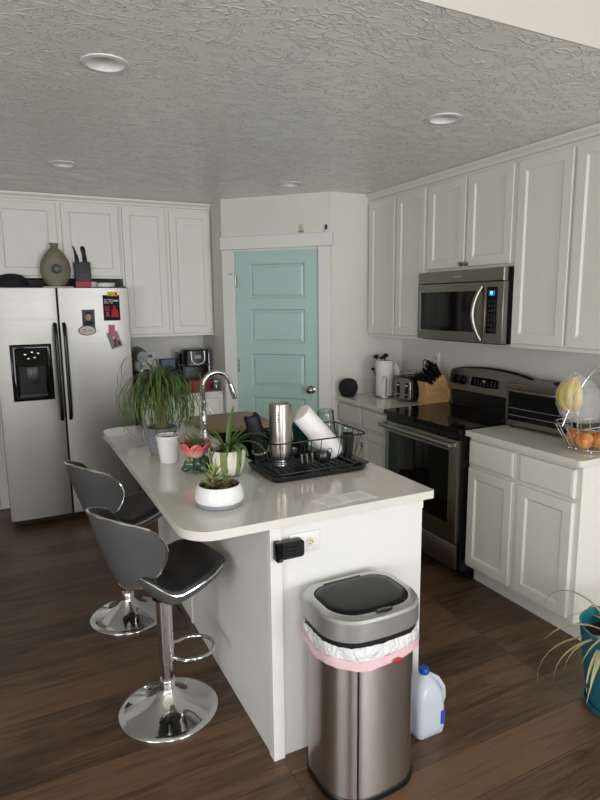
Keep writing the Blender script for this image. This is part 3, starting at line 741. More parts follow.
sheet('figure_hair', [(.525, 1.55), (.527, 1.57), (.536, 1.582), (.555, 1.583), (.566, 1.571), (.568, 1.55), (.563, 1.563), (.547, 1.568), (.530, 1.562)], ink('#1d1715'), fy - .0023, .0004, t)
t = thing('fridge_magnet', 'oval pale magnet with dark rim under the portrait photo', 'magnet', (.532, fy, 1.44))
el = lambda cx, cz, rx, rz: [(cx + rx * math.cos(a), cz + rz * math.sin(a)) for a in [2*pi*i/32 for i in range(32)]]
sheet('magnet_rim', el(.532, 1.446, .062, .037), ink('#55565c'), fy - .003, .003, t)
sheet('magnet_face', el(.532, 1.446, .054, .031), ink('#c9c4c2'), fy - .0062, .0006, t)
sheet('print_mark', el(.513, 1.440, .018, .014), ink('#c9a894'), fy - .0070, .0004, t)
sheet('print_mark', el(.552, 1.446, .016, .010), ink('#98a0b4'), fy - .0070, .0004, t)
sheet('print_mark', [(.495, 1.449), (.525, 1.449), (.525, 1.455), (.495, 1.455)], ink('#77706a'), fy - .0075, .0004, t)
t = thing('photo_print', 'tilted photo of two standing people low on the fridge door', 'photo', (.72, fy, 1.32))
sheet('sheet', [(.700, 1.298), (.781, 1.325), (.745, 1.438), (.664, 1.420)], ink('#7f8388'), fy, parent=t)
sheet('figure', [(.716, 1.314), (.738, 1.320), (.735, 1.375), (.726, 1.395), (.716, 1.388)], ink('#6d3a3c'), fy - .0013, .0004, t)
sheet('figure', [(.745, 1.325), (.768, 1.332), (.755, 1.372), (.744, 1.368)], ink('#513836'), fy - .0013, .0004, t)
sheet('figure_face', el(.719, 1.388, .010, .012), ink('#c6a28e'), fy - .0018, .0004, t)
sheet('figure_face', el(.752, 1.375, .008, .010), ink('#b98f7c'), fy - .0018, .0004, t)
tag(sheet('fridge_magnet', [(.683, 1.400), (.728, 1.398), (.730, 1.482), (.685, 1.484)], ink('#bb6670'), fy - .002, .003), 'pink rectangular magnet on the tilted photo', 'magnet')

# things on top of the fridge
ZT = 1.7765
vase_m = mat('glazed vase', '#6b6550', .45, var=.45, vscale=9, bump=.3, bscale=30)
t = thing('flask_vase', 'flat round olive-brown ceramic vase on top of the fridge', 'vase', (.357, 4.74, ZT - .031))
ZB = 1.7590
b = B(); R = []
prof = [(.045, 0), (.060, .01), (.085, .05), (.103, .10), (.107, .15), (.098, .20), (.074, .25), (.046, .285), (.028, .302), (.025, .325), (.034, .340)]
rg = [[(.357 + r * math.cos(a), 4.74 + (.035 if z > .0 else .035) * min(1, r / .05) * math.sin(a), ZB + z * .94) for a in [2*pi*k/28 for k in range(28)]] for r, z in prof]
loft(b, rg); build('vase_body', b, vase_m, t)
build('medallion', B().lathe([(.034, 0), (.036, .003), (.030, .006), (.022, .002), (0, -.001)], M=axis_m((.362, 4.706, ZB + .135), (.362, 4.60, ZB + .135)), n=24), mat('vase medallion', '#474c48', .35, var=.5, vscale=30), t)
t = thing('knife_block', 'black knife block with black-handled knives on top of the fridge', 'knife block', (.545, 4.78, ZB))
M_ = Matrix.Translation((.55, 4.80, ZB)) @ Matrix.Rotation(math.radians(-8), 4, 'X')
build('block_body', B().box(-.058, .058, -.05, .05, .004, .190, M_), mat('knife block grey', '#2b2b2d', .35), t, bevel=.004)
build('front_plate', B().box(-.045, .045, -.054, -.050, .02, .10, M_), mat('plate grey', '#3c3d40', .3), t)
def khandle(b, M, x, y, z0, L, bend=0, r=.011):
    pts = [M @ Vector((x + bend * (i / 6) ** 2, y, z0 + L * i / 6)) for i in range(7)]
    b.tube(pts, r, 10, radii=[r*.8, r, r*.95, r*.85, r*.95, r*1.1, r*.8])
for x, y, L, bd in ((-.030, 0, .145, -.035), (.005, .02, .125, -.015), (.024, -.02, .115, -.012), (.040, .015, .11, -.01)):
    b = B(); khandle(b, M_, x, y, .180, L + .015, bd, .017); build('knife_handle', b, black_m, t)
t = thing('tape_roll', 'red and white strapping tape lying in front of the knife block on the fridge', 'tape', (.55, 4.70, ZB))
b = B(); b.box(.482, .585, 4.672, 4.712, ZB + .0005, ZB + .048)
build('red_case', b, red_m, t, bevel=.006)
build('tape', B().lathe([(.026, 0), (.026, .04)], c=(.61, 4.695, ZB + .003), n=24), mat('pale tape', '#b9a89e', .3), t)
tag(build('lidded_dish', B().lathe([(.05, 0), (.068, .006), (.072, .028), (.074, .032), (.07, .036), (0, .040)], c=(.70, 4.73, ZB + .0005), n=32), whitepl_m), 'low white round dish at the right end of the fridge top', 'dish')
tag(build('tray', B().box(.24, .80, 4.81 if False else 4.825, 4.832, ZB + .0005, 1.812), blackmat_m) if False else build('baking_sheet', B().box(-.02, .80, 4.868, 4.874, ZB + .0005, 1.822), blackmat_m), 'thin black baking sheet standing behind the items on the fridge top', 'tray')
t = thing('cap', 'dark navy cap with a white mark at the left end of the fridge top', 'hat', (.06, 4.74, ZB))
b = B(); b.lathe([(.11, 0), (.112, .03), (.10, .065), (.07, .09), (.03, .100), (0, .101)], c=(.06, 4.78, ZB + .0005), n=28)
build('crown', b, mat('navy cloth', '#15161b', .8), t)
b = B(); pts = arc(.16, 4.76, .085, -80, 60, 10)
b.prism(pts + [(.12, 4.80), (.12, 4.70)], ZB + .002, ZB + .008); build('visor', b, mat('dark blue cloth', '#1b2436', .8), t)
b = B(); b.box(.045, .085, 4.690, 4.700, ZB + .045, ZB + .065); build('badge', b, mat('badge white', '#a5a8ad', .6), t)
tag(build('papers', B().box(.26, .46, 4.62, 4.70, 1.7595, 1.764), whitepl_m), 'thin white papers lying in front of the vase on the fridge', 'paper')

# ------------------------------------------------------------------ bar stools
def make_stool(x, y, lb, dz=0, rz=0):
    t = thing('bar_stool', lb, 'stool', (0, 0, 0), 'grey leather bar stools at the island')
    prof = [(.198, 0), (.200, .004), (.198, .009), (.175, .014), (.13, .024), (.09, .042), (.055, .068), (.036, .092), (.031, .105), (.031, .135), (.027, .14)]
    build('base', B().lathe(prof, n=64), chrome_m, t, smooth=60)
    build('pole_sleeve', B().lathe([(.029, .215 + dz), (.031, .217 + dz), (.031, .485 + dz), (.029, .487 + dz)], n=32), chrome_m, t)
    build('pole', B().lathe([(.0235, .10), (.0235, .23 + dz)], n=28), chrome_m, t)
    zr = .235 + dz
    pts = [(.028, .012, zr + .02), (.05, .06, zr + .01)] + [(.115 + .085 * math.cos(a), .085 * math.sin(a), zr) for a in [math.radians(120 - 240 * i / 16) for i in range(17)]] + [(.05, -.06, zr - .005), (.028, -.012, zr - .01)]
    build('footrest', B().tube(pts, .0075, 10), chrome_m, t)
    build('lever', B().tube([(.01, -.04, .50 + dz), (.03, -.09, .475 + dz), (.055, -.13, .42 + dz), (.07, -.15, .385 + dz)], .004, 8), black_m, t)
    # saddle seat
    XR, XFr = -.138, .262
    def hw(s): 
        # half width along the seat, s 0 rear .. 1 front
        return .197 * (1 - abs(2 * max(s, .0) - .86) ** 3.2 * (.58 if s > .43 else .40)) 
    def ztop(s, tt):
        x = XR + (XFr - XR) * s
        z = .590 + .055 * math.exp(-((s - 0) / .22) ** 2) - .022 * math.exp(-((s - .33) / .16) ** 2) + .034 * math.exp(-((s - .78) / .24) ** 2) - .050 * max(0, s - .82) ** 1.5 * 6
        return z + .015 * (abs(tt) ** 2.5) * (1 - s) + dz
    NS, NT = 28, 16
    def outline(a):          # a in 0..2pi -> s,t on superellipse
        c, s_ = math.cos(a), math.sin(a); e = .62
        return (.5 + .5 * math.copysign(abs(c) ** e, c), math.copysign(abs(s_) ** e, s_))
    def P(s, tt, lift=0): return (XR + (XFr - XR) * s, tt * hw(s), ztop(s, tt) + lift)
    def seatmesh(k0, k1, zoff, ncirc=48):
        pass
    # top cushion
    b = B(); rings = []
    for k, (sc, lift) in enumerate([(1.0, -.004), (.985, .008), (.94, .016), (.80, .020), (.55, .020), (.28, .020)]):
        rg = []
        for i in range(48):
            s, tt = outline(2*pi*i/48); s = .5 + (s - .5) * sc; tt = tt * sc
            rg.append(P(s, tt, lift))
        rings.append(rg)
    R = [[b.v(p) for p in rg] for rg in rings]
    for a, c in zip(R, R[1:]):
        for i in range(48): b.face([a[i], a[(i+1) % 48], c[(i+1) % 48], c[i]])
    cv = b.v(P(.5, 0, .020))
    for i in range(48): b.face([R[-1][i], R[-1][(i+1) % 48], cv])
    st = build('seat', b, leather_m, t, smooth=70)
    # underside shell
    b = B(); rings = []
    for sc, lift in [(1.0, -.004), (.99, -.020), (.93, -.038), (.75, -.058), (.45, -.072), (.2, -.078)]:
        rg = []
        for i in range(48):
            s, tt = outline(2*pi*i/48); s = .42 + (s - .42) * sc; tt = tt * sc; s2 = .42 + (s - .42) * 1
            z = ztop(s if sc > .9 else .42 + (s - .42), tt); rg.append((XR + (XFr - XR) * s, tt * hw(s), z + lift))
        rings.append(rg)
    R = [[b.v(p) for p in rg] for rg in rings]
    for a, c in zip(R, R[1:]):
        for i in range(48): b.face([a[i], a[(i+1) % 48], c[(i+1) % 48], c[i]])
    b.face(R[-1])
    build('seat_shell', b, leatherback_m, t, smooth=70)
    pts = [P(*outline(2*pi*i/64), -.003) for i in range(64)]
    pts = [(p[0] * 1.0 + (.004 if p[0] > .1 else 0), p[1] * 1.015, p[2]) for p in pts]
    build('seat_piping', B().tube(pts, .0052, 8, closed=True), chrome_m, st)
    build('mounting_plate', B().lathe([(.04, .484 + dz), (.045, .488 + dz), (.045, .512 + dz)], n=24), black_m, t)
    # wrap-around back
    TM = math.radians(73)
    def rad(z): h = (z - dz - .57) / .33; return .140 + .105 * max(0, h) ** .8
    def BP(th, z, off=0): r = rad(z) + off; return Vector((-.008 - r * 1.04 * math.cos(th), r * .82 * math.sin(th), z))
    b = B(); NT_, NZ = 36, 20; rows = {}
    for side, off in ((0, 0), (1, -.030)):
        for i in range(NT_ + 1):
            for j in range(NZ + 1):
                u0, v0 = 2 * i / NT_ - 1, 2 * j / NZ - 1
                u1, v1 = u0 * math.sqrt(1 - v0 * v0 / 2), v0 * math.sqrt(1 - u0 * u0 / 2)
                k_ = .86; u2, v2 = u0 + (u1 - u0) * k_, v0 + (v1 - v0) * k_
                th = u2 * TM * (1 + .10 * v2) - math.radians(12); z = .742 + dz - .022 * abs(u2) ** 2 + v2 * (.158 if v2 < 0 else .152)
                e = min(1, 4 * min((1 - abs(v0)) / 2, 1)) ** .5 * min(1, 8 * (1 - abs(u0)) / 2) ** .5
                rows[side, i, j] = b.v(BP(th, z, (off * (.35 + .65 * e)) if side else .006 * e))
    for i in range(NT_):
        for j in range(NZ):
            b.face([rows[0, i, j], rows[0, i+1, j], rows[0, i+1, j+1], rows[0, i, j+1]])
    outer = b; inn = B(); r2 = {}
    build('backrest_shell', outer, leatherback_m, t, smooth=70) if False else None
    # split: outer skin one mesh, inner pad another
    bo, bi = B(), B(); vo, vi = {}, {}
    for k, v_ in rows.items():
        if k[0] == 0: vo[k[1:]] = bo.v(v_.co)
        else: vi[k[1:]] = bi.v(v_.co)
    rim = [(i, 0) for i in range(NT_ + 1)] + [(NT_, j) for j in range(1, NZ + 1)] + [(i, NZ) for i in range(NT_ - 1, -1, -1)] + [(0, j) for j in range(NZ - 1, 0, -1)]
    edge = {k: bi.v(rows[0, k[0], k[1]].co) for k in rim}
    for i in range(NT_):
        for j in range(NZ):
            bo.face([vo[i, j], vo[i+1, j], vo[i+1, j+1], vo[i, j+1]]); bi.face([vi[i, j], vi[i, j+1], vi[i+1, j+1], vi[i+1, j]])
    for a, c in zip(rim, rim[1:] + rim[:1]): bi.face([edge[a], edge[c], vi[c], vi[a]])
    rimpts = [rows[0, i, j].co.copy() for i, j in rim]
    outer.bm.free()
    build('backrest', bi, leather_m, t, smooth=60)
    bs = build('backrest_shell', bo, leatherback_m, t, smooth=70)
    build('back_piping', B().tube(rimpts, .0052, 8, closed=True), chrome_m, bs)
    build('bracket', B().tube([(-.09, 0, .565 + dz), (-.120, 0, .60 + dz), (-.150, 0, .68 + dz)], .010, 10), black_m, t)
    t.location = (x, y, 0); t.rotation_euler = (0, 0, rz)
    return t
make_stool(.468, 2.18, 'near grey leather bar stool on a round chrome base, closest to the island corner', 0, math.radians(4))
make_stool(.460, 3.00, 'far grey leather bar stool on a chrome base, between the near stool and fridge', -.015, math.radians(3))

# ------------------------------------------------------------------ trash can and jug
TX0, TX1, TY0, TY1 = .826, 1.170, 1.442, 1.695
t = thing('trash_can', 'tall stainless steel sensor trash can with black lid at the island end', 'trash can', ((TX0+TX1)/2, (TY0+TY1)/2, 0))
def tring(z, g=0, g2=None, rf=.095, rb=.085, y0=TY0):
    # plan: rounded rectangle with a bowed front
    pts = rrectm(TX0 - g, TX1 + g, y0 - g, TY1 + g, [rf, rf, rb, rb], 8); cx = (TX0 + TX1) / 2
    out = []
    for x, y in pts:
        if y < (TY0 + TY1) / 2: y -= .024 * (1 - ((x - cx) / (.172 + g)) ** 2)
        out.append((x, y, z))
    return out
build('can_body', loft(B(), [tring(.022), tring(.530)]), canst_m, t, smooth=50)
build('base_ring', loft(B(), [tring(.0005, .004), tring(.018, .004), tring(.023, .001)]), black_m, t)
build('side_seam', B().box(.900, .902, TY0 - .0222, TY0 - .015, .026, .525), black_m, t) 
def lz(y): return (TY1 - y) * -.16
def tilt(pts, dzf=1): return [(x, y, z - (TY1 - y) * .0 * dzf) for x, y, z in pts]
build('inner_rim', loft(B(), [tilt(tring(.555, .001)), tilt(tring(.586, .001))], True, False), blackmat_m, t)
# liner hanging over the top
b = B(); rings = []
for k, (z, g) in enumerate([(.567, .003), (.556, .008), (.544, .009), (.530, .010), (.518, .008)]):
    rg = []
    for i, (x, y, zz) in enumerate(tilt(tring(z, g), 1)):
        w = .004 * math.sin(i * 1.9 + k) + .003 * math.sin(i * .7 + 2 * k)
        cx, cy = (TX0+TX1)/2, (TY0+TY1)/2; dx, dy = x - cx, y - cy; L_ = math.hypot(dx, dy)
        rg.append((x + dx / L_ * abs(w), y + dy / L_ * abs(w), zz + (.006 * math.sin(i * .5) if k > 1 else 0)))
    rings.append(rg)
o = build('bin_liner', loft(B(), rings, False, False), liner_m, t, smooth=60)
rings2 = [[(x, y, z) for x, y, z in rings[2]], ]
b = B(); lo = []; hi = []
cx, cy = (TX0+TX1)/2, (TY0+TY1)/2
def sc(p, g, z): dx, dy = p[0] - cx, p[1] - cy; L_ = math.hypot(dx, dy); return (p[0] + dx / L_ * g, p[1] + dy / L_ * g, p[2] + z)
band = [[sc(p, .0015, -.002) for p in rings[3]], [sc(p, .0035, -.012) for p in rings[4]], [sc(p, .0015, -.024) for p in rings[4]]]
dst = build('drawstring_band', loft(B(), band, False, False), mat('pink band', '#e2bcc0', .5, var=.1, vscale=20), o, smooth=60)
zf = band[2][0][2]
fp = [p for p in band[2] if p[1] < TY0 - .02 and p[0] > cx]; pp = fp[1] if len(fp) > 1 else band[2][10]
b = B(); b.ball((1.032, TY0 - .043, .500), .013, 1.4, .35, .7); build('drawstring_knot', b, red_m, o)
# black band and silver lid
ring_lo = tilt(tring(.568, .006)); ring_hi = tilt(tring(.586, .008))
build('lid_gasket', loft(B(), [ring_lo, ring_hi], False, False), blackmat_m, t, smooth=50)
LZ = [(.587, .009), (.592, .012), (.650, .011), (.658, .006), (.661, -.004)]
outer_ring = [tilt(tring(z, g)) for z, g in LZ]
def opening(z, g=0):
    # curved opening outline, same vertex count as the ring
    n = len(outer_ring[0]); pts = []
    x0, x1, y0, y1 = TX0 + .020 - g, TX1 - .020 + g, TY0 + .016 - g, TY1 - .034 + g
    base = rrectm(x0, x1, y0, y1, [.075, .075, .06, .06], 8); ccx = (TX0 + TX1) / 2
    for x, y in base:
        if y < (y0 + y1) / 2: y -= .018 * (1 - ((x - ccx) / .14) ** 2)
        else: y += .010 * (1 - ((x - ccx) / .14) ** 2)
        pts.append((x, y, z))
    return tilt(pts)
lid = build('lid', loft(B(), outer_ring + [opening(.663, .006), opening(.663, .001), opening(.655, .0)], False, False), silver_m, t, smooth=24)
fb_ = opening(.659, -.001); fcx = sum(p[0] for p in fb_) / len(fb_); fcy = sum(p[1] for p in fb_) / len(fb_)
def shr(f, dz): return [(fcx + (x - fcx) * f, fcy + (y - fcy) * f, .659 + dz - (TY1 - (fcy + (y - fcy) * f)) * .0) for x, y, z in fb_]
fl = loft(B(), [shr(.99, -.006), shr(.99, .002), shr(.96, .0055), shr(.80, .0075), shr(.4, .0085), shr(.05, .009)], True, True)
build('lid_flap', fl, mat('flap black', '#0b0c0d', .3, spec=.3), t, smooth=45)
M_ = Matrix.Translation(((TX0+TX1)/2 - .01, TY1 - .030, .6635))
build('hinge_tab', B().box(-.075, .075, -.016, .012, -.003, .0012, M_ @ Matrix.Rotation(0, 4, 'X')), mat('flap black2', '#0b0c0d', .3, spec=.3), t, bevel=.001)
zs = .6635 - (TY1 - (TY0 - .012)) * .0
Ms = Matrix.Translation(((TX0+TX1)/2 + .004, TY0 - .008, zs)) @ Matrix.Rotation(0, 4, 'X')
sp = build('sensor_panel', B().lathe([(.026, -.001), (.026, .003), (.02, .004), (0, .004)], M=Ms, sx=1.25, sy=.42, n=28), black_m, t)
b = B()
for xx in (-.018, .018): build('sensor_light', B().lathe([(.004, .0035), (.004, .0048), (0, .0048)], c=(xx, 0, 0), M=Ms, n=12), mat('sensor teal', '#3f8f88', .2), sp)
b = B()
for xx in (-.006, .006): b.lathe([(.0028, .0038), (.0028, .0052)], c=(xx, -.002, 0), M=Ms, n=10)
build('sensor_button', b, mat('sensor red brown', '#6b3a36', .3), sp)

jx, jy = 1.318, 1.618
t = thing('water_jug', 'translucent plastic gallon jug with blue cap behind the trash can', 'jug', (jx, jy, 0))
b = B(); R = []
for z, s, r in [(0, .056, .02), (.006, .062, .022), (.03, .065, .024), (.09, .065, .026), (.14, .063, .03), (.175, .056, .03), (.205, .042, .03), (.228, .024, .02), (.236, .0165, .0164), (.252, .0165, .0164)]:
    r = min(r, s - .0001); R.append([(x, y, z + .0005) for x, y in rrect(jx - s, jx + s, jy - s * .95, jy + s * .95, r * .95, 5)])
build('jug_body', loft(B(), R), jug_m, t, smooth=60)
build('jug_cap', B().lathe([(.0185, .234), (.0195, .238), (.0195, .254), (.017, .257), (0, .257)], c=(jx, jy, 0), n=24), blue_m, t)
build('jug_handle', B().tube([(jx + .02, jy, .222), (jx + .056, jy - .01, .20), (jx + .080, jy - .015, .16), (jx + .084, jy - .015, .12), (jx + .074, jy - .012, .085)], .011, 12), jug_m, t)
build('jug_label', B().box(jx + .035, jx + .055, jy - .0635, jy - .0618, .045, .10), mat('label blue', '#3b4aa0', .4), t)

# ------------------------------------------------------------------ plants on the island
def pot_soil(name_root, c, r, z, parent): return build('soil', B().lathe([(0, z), (r, z)], c=(c[0], c[1], 0), n=28, cap=False) if False else B().lathe([(r, z - .006), (r, z), (r * .5, z + .004), (0, z + .005)], c=(c[0], c[1], 0), n=28), soil_m, parent)
def shell_prof(pts, th):   # pts outside (r,z) bottom to top -> closed profile with wall
    inn = [(max(r - th, .001), z) for r, z in pts[::-1]]; inn[-1] = (inn[-1][0], pts[0][1] + th)
    return [(0, pts[0][1])] + pts + inn + [(0, pts[0][1] + th)]
def arch(base, ang, L, rise, droop, n=9, r0=0, twist=0):
    pts = []; d = Vector((math.cos(ang), math.sin(ang), 0)); side = Vector((-math.sin(ang), math.cos(ang), 0))
    el = rise; p = Vector(base) + d * r0; st = L / n; pts.append(p.copy())
    for i in range(n):
        v = d * math.cos(el) + Vector((0, 0, math.sin(el))) + side * twist * (i / n)
        p = p + v.normalized() * st; pts.append(p.copy()); el -= droop / n * (1 + .8 * i / n)
    return pts
Z = CT + .0006
# ponytail palm
px, py = .635, 2.80
t = thing('potted_palm', 'bushy ponytail palm with drooping thin leaves in a grey pot', 'plant', (px, py, Z))
build('pot', B().lathe(shell_prof([(.055, Z), (.064, Z + .01), (.074, Z + .125), (.076, Z + .13)], .006), c=(px, py, 0), n=36), mat('grey glazed pot', '#85878a', .3, var=.1), t)
pot_soil('', (px, py), .066, Z + .112, t)
build('trunk', B().tube([(px, py, Z + .10), (px, py, Z + .13), (px + .004, py, Z + .17), (px + .003, py, Z + .24), (px, py, Z + .31), (px - .004, py, Z + .345)], .02, 14, radii=[.032, .034, .026, .018, .017, .014]), trunk_m, t)
b = B()
for i in range(330):
    a = random.uniform(0, 2*pi); z0_ = Z + random.uniform(.27, .345); L = random.uniform(.22, .46)
    rise = random.uniform(-.1, 1.35); dr = random.uniform(2.0, 3.0) + (rise if rise > 0 else 0) * .5
    pts = arch((px + random.uniform(-.01, .01), py + random.uniform(-.01, .01), z0_), a, L, rise, dr, 11, .008, random.uniform(-.5, .5))
    pts = [Vector((p.x, p.y, max(p.z, CT + .004 + random.random() * .004))) for p in pts]
    sh = random.uniform(.72, 1.0); pts = [Vector((px + (p.x - px) * sh, py + (p.y - py) * sh, p.z)) for p in pts]
    b.ribbon(pts, [.0058 * (1 - (k / 11) ** 2) + .001 for k in range(12)])
build('foliage', b, leafd_m, t, smooth=60)
# white ribbed pot
wx, wy = .622, 2.615
t = thing('plant_pot', 'small plain white tapered pot beside the palm, left of the lotus planter', 'pot', (wx, wy, Z))
b = B(); pf = [(.039, Z), (.042, Z + .004)] + [(.042 + .014 * k / 8 + (.0008 if k % 2 else 0), Z + .006 + .112 * k / 8) for k in range(9)] + [(.058, Z + .120), (.058, Z + .127)]
build('pot_body', b.lathe(shell_prof(pf, .006), c=(wx, wy, 0), n=36), white_m, t)
pot_soil('', (wx, wy), .050, Z + .108, t)
build('twig', B().tube([(wx + .02, wy - .01, Z + .106), (wx + .024, wy - .025, Z + .15), (wx + .035, wy - .075, Z + .09), (wx + .034, wy - .078, Z + .08)], .002, 6), mat('brown twig', '#4a4030', .8), t)
# lotus planter on a green frog
lx, ly = .690, 2.415
t = thing('lotus_planter', 'pink lotus-flower planter carried on a green glazed frog', 'planter', (lx, ly, Z))
green_m = mat('green glaze', '#35553f', .2, coat=.5, var=.6, vscale=18)
def skinball(parts):
    b = B()
    for c, r, sx, sy, sz in parts: b.ball(c, r, sx, sy, sz)
    return b
fb = build('frog_body', skinball([((lx, ly + .005, Z + .036), .042, 1.0, 1.1, .84), ((lx - .034, ly - .022, Z + .040), .026, 1.1, 1, .9), ((lx + .030, ly - .006, Z + .038), .032, .95, 1, .95),
    ((lx + .020, ly - .043, Z + .022), .023, 1, 1, .9), ((lx - .012, ly - .052, Z + .010), .012, 1.6, 1, .7), ((lx + .045, ly - .045, Z + .010), .012, 1.4, 1.2, .7), ((lx - .048, ly - .010, Z + .018), .020, 1, 1.1, .85)]), green_m, t)
for sx_ in (-.046, -.030): build('frog_eye', skinball([((lx + sx_, ly - .037, Z + .061), .008, 1, 1, 1)]), mat('frog eye', '#8a7d3a', .2, coat=.5), fb)
lot_m = bpy.data.materials.new('lotus glaze'); lot_m.use_nodes = True; nt = lot_m.node_tree
tc = nt.nodes.new('ShaderNodeTexCoord'); sp_ = nt.nodes.new('ShaderNodeSeparateXYZ'); nt.links.new(tc.outputs['Object'], sp_.inputs[0])
cr = nt.nodes.new('ShaderNodeValToRGB'); mr = nt.nodes.new('ShaderNodeMapRange'); mr.inputs['From Min'].default_value = .062; mr.inputs['From Max'].default_value = .105
nt.links.new(sp_.outputs['Z'], mr.inputs['Value']); nt.links.new(mr.outputs[0], cr.inputs['Fac'])
cr.color_ramp.elements[0].color = lin('#e8cbc0'); cr.color_ramp.elements[1].color = lin('#cf5a5e')
pb = nt.nodes['Principled BSDF']; nt.links.new(cr.outputs[0], pb.inputs['Base Color']); pb.inputs['Roughness'].default_value = .2; pb.inputs['Coat Weight'].default_value = .4
b = B(); n = 70; NR = 8
rows = []
for k in range(NR + 1):
    f = k / NR; rg = []
    for i in range(n):
        a = 2*pi*i/n; pet = abs(math.cos(a * 3.5)) ** .75
        h = .046 + .020 * pet; r = .030 + .037 * math.sin(f * pi / 2 * .95) + .003 * pet * math.sin(f * pi) - .004 * f * f
        rg.append((lx + r * math.cos(a), ly + r * math.sin(a), Z + .064 + h * f))
    rows.append(rg)
build('lotus_bowl', loft(b, rows, True, False), lot_m, t, smooth=60, solid=.005)
pot_soil('', (lx, ly), .056, Z + .100, t)
b = B()
for i in range(26):
    a = random.uniform(0, 2*pi); pts = arch((lx + random.uniform(-.03, .03), ly + random.uniform(-.03, .03), Z + .098), a, random.uniform(.05, .10), random.uniform(.5, 1.4), random.uniform(.2, 1.0), 5)
    b.ribbon(pts, [.008, .010, .009, .007, .004, .001], fold=.5)
build('foliage', b, leaf_m, t)
# striped pot with spider plant
sx_, sy_ = .788, 2.285
t = thing('potted_spider_plant', 'spider plant in a cream pot with vertical olive green stripes', 'plant', (sx_, sy_, Z))
str_m = bpy.data.materials.new('striped glaze'); str_m.use_nodes = True; nt = str_m.node_tree
tc = nt.nodes.new('ShaderNodeTexCoord'); gr = nt.nodes.new('ShaderNodeTexGradient'); gr.gradient_type = 'RADIAL'
nt.links.new(tc.outputs['Object'], gr.inputs['Vector'])
mu = nt.nodes.new('ShaderNodeMath'); mu.operation = 'MULTIPLY_ADD'; mu.inputs[1].default_value = 7; mu.inputs[2].default_value = .62; nt.links.new(gr.outputs['Fac'], mu.inputs[0])
fr_ = nt.nodes.new('ShaderNodeMath'); fr_.operation = 'FRACT'; nt.links.new(mu.outputs[0], fr_.inputs[0])
gt = nt.nodes.new('ShaderNodeMath'); gt.operation = 'GREATER_THAN'; gt.inputs[1].default_value = .56; nt.links.new(fr_.outputs[0], gt.inputs[0])
mx = nt.nodes.new('ShaderNodeMix'); mx.data_type = 'RGBA'; nt.links.new(gt.outputs[0], mx.inputs['Factor']); mx.inputs['A'].default_value = lin('#ddd8c8'); mx.inputs['B'].default_value = lin('#7d8454')
pb = nt.nodes['Principled BSDF']; nt.links.new(mx.outputs['Result'], pb.inputs['Base Color']); pb.inputs['Roughness'].default_value = .25
build('pot', B().lathe(shell_prof([(.048, Z + .006), (.062, Z + .016), (.073, Z + .050), (.078, Z + .085), (.079, Z + .116)], .006), c=(sx_, sy_, 0), n=48), str_m, t)
for a in (.4, 2.5, 4.6): build('pot_foot', B().ball((sx_ + .038 * math.cos(a), sy_ + .038 * math.sin(a), Z + .007), .008, sz=.8), black_m, t)
pot_soil('', (sx_, sy_), .072, Z + .100, t)
for i, (a, r, s) in enumerate(((.3, .045, .014), (-.4, .05, .012), (-1.2, .04, .011), (-2, .045, .012), (2.6, .04, .012), (1.2, .03, .016))):
    build('pebble', B().ball((sx_ + r * math.cos(a), sy_ + r * math.sin(a), Z + .108), s, 1.2, .9, .7), mat('pebble', ['#8d7766', '#6e5145', '#a99a86'][i % 3], .6, var=.2), t)
b = B()
for a, L, rise, dr, w in [(.6, .20, 1.52, .35, .024), (2.6, .16, 1.25, .9, .014), (3.4, .19, 1.0, 1.6, .014), (3.9, .15, .95, 1.7, .014), (-.25, .27, 1.0, 1.7, .015), (-.5, .25, 1.15, 1.9, .014), (.1, .22, 1.2, 1.6, .014),
                       (-.9, .23, .9, 1.7, .015), (-1.5, .20, 1.0, 2.5, .020), (-1.2, .18, 1.1, 2.4, .014), (.5, .22, 1.2, 1.5, .014), (1.0, .2, 1.2, 1.4, .014), (-.1, .18, .9, 1.2, .012), (4.4, .14, 1.1, 1.9, .013), (.2, .28, 1.05, 1.4, .013), (-.6, .16, 1.2, 1.1, .012), (2.2, .14, 1.3, .8, .012)]:
    b.ribbon(arch((sx_ + .008 * math.cos(a), sy_ + .008 * math.sin(a), Z + .100), a, L, rise, dr, 12, .004), [w * math.sin(pi * (.22 + .78 * k / 12)) ** .8 + .001 for k in range(13)], fold=.45)
build('foliage', b, leaf_m, t, smooth=60)
# white and grey bowl planter
bx, by = .640, 1.955
t = thing('succulent_bowl', 'low white bowl planter with a grey base band, planted with succulents', 'planter', (bx, by, Z))
build('bowl', B().lathe(shell_prof([(.086, Z + .018), (.089, Z + .022), (.089, Z + .035), (.084, Z + .062), (.078, Z + .077)], .005), c=(bx, by, 0), n=48), white_m, t)
build('base_band', B().lathe([(0, Z), (.076, Z), (.084, Z + .006), (.0875, Z + .0175), (0, Z + .0175)], c=(bx, by, 0), n=48, cap=False), mat('grey band', '#8f939b', .5), t)
pot_soil('', (bx, by), .075, Z + .066, t)
b = B()
for i in range(46):
    a = random.uniform(0, 2*pi); r = random.uniform(0, .06); b.ball((bx + r * math.cos(a), by + r * math.sin(a), Z + .071), random.uniform(.004, .009), 1.2, 1, .7, n=8)
build('gravel', b, mat('gravel', '#5b4638', .7, var=.6, vscale=40), t)['kind'] = 'stuff'
def succ(cx, cy, h, n, w, mt, name='succulent', up=1.1):
    b = B()
    for i in range(n):
        a = random.uniform(0, 2*pi); f = i / n
        b.ribbon(arch((cx, cy, Z + .068 + h * .55 * f), a, h * random.uniform(.5, .9), random.uniform(.1, up) + .5 * f, random.uniform(-.4, .8), 5), [w * .7, w, w * .9, w * .7, w * .4, .0012], fold=.7)
    return build(name, b, mt, t)
succ(bx - .022, by - .005, .085, 30, .011, mat('pale succulent', '#8a9a54', .45, var=.35, vscale=30))
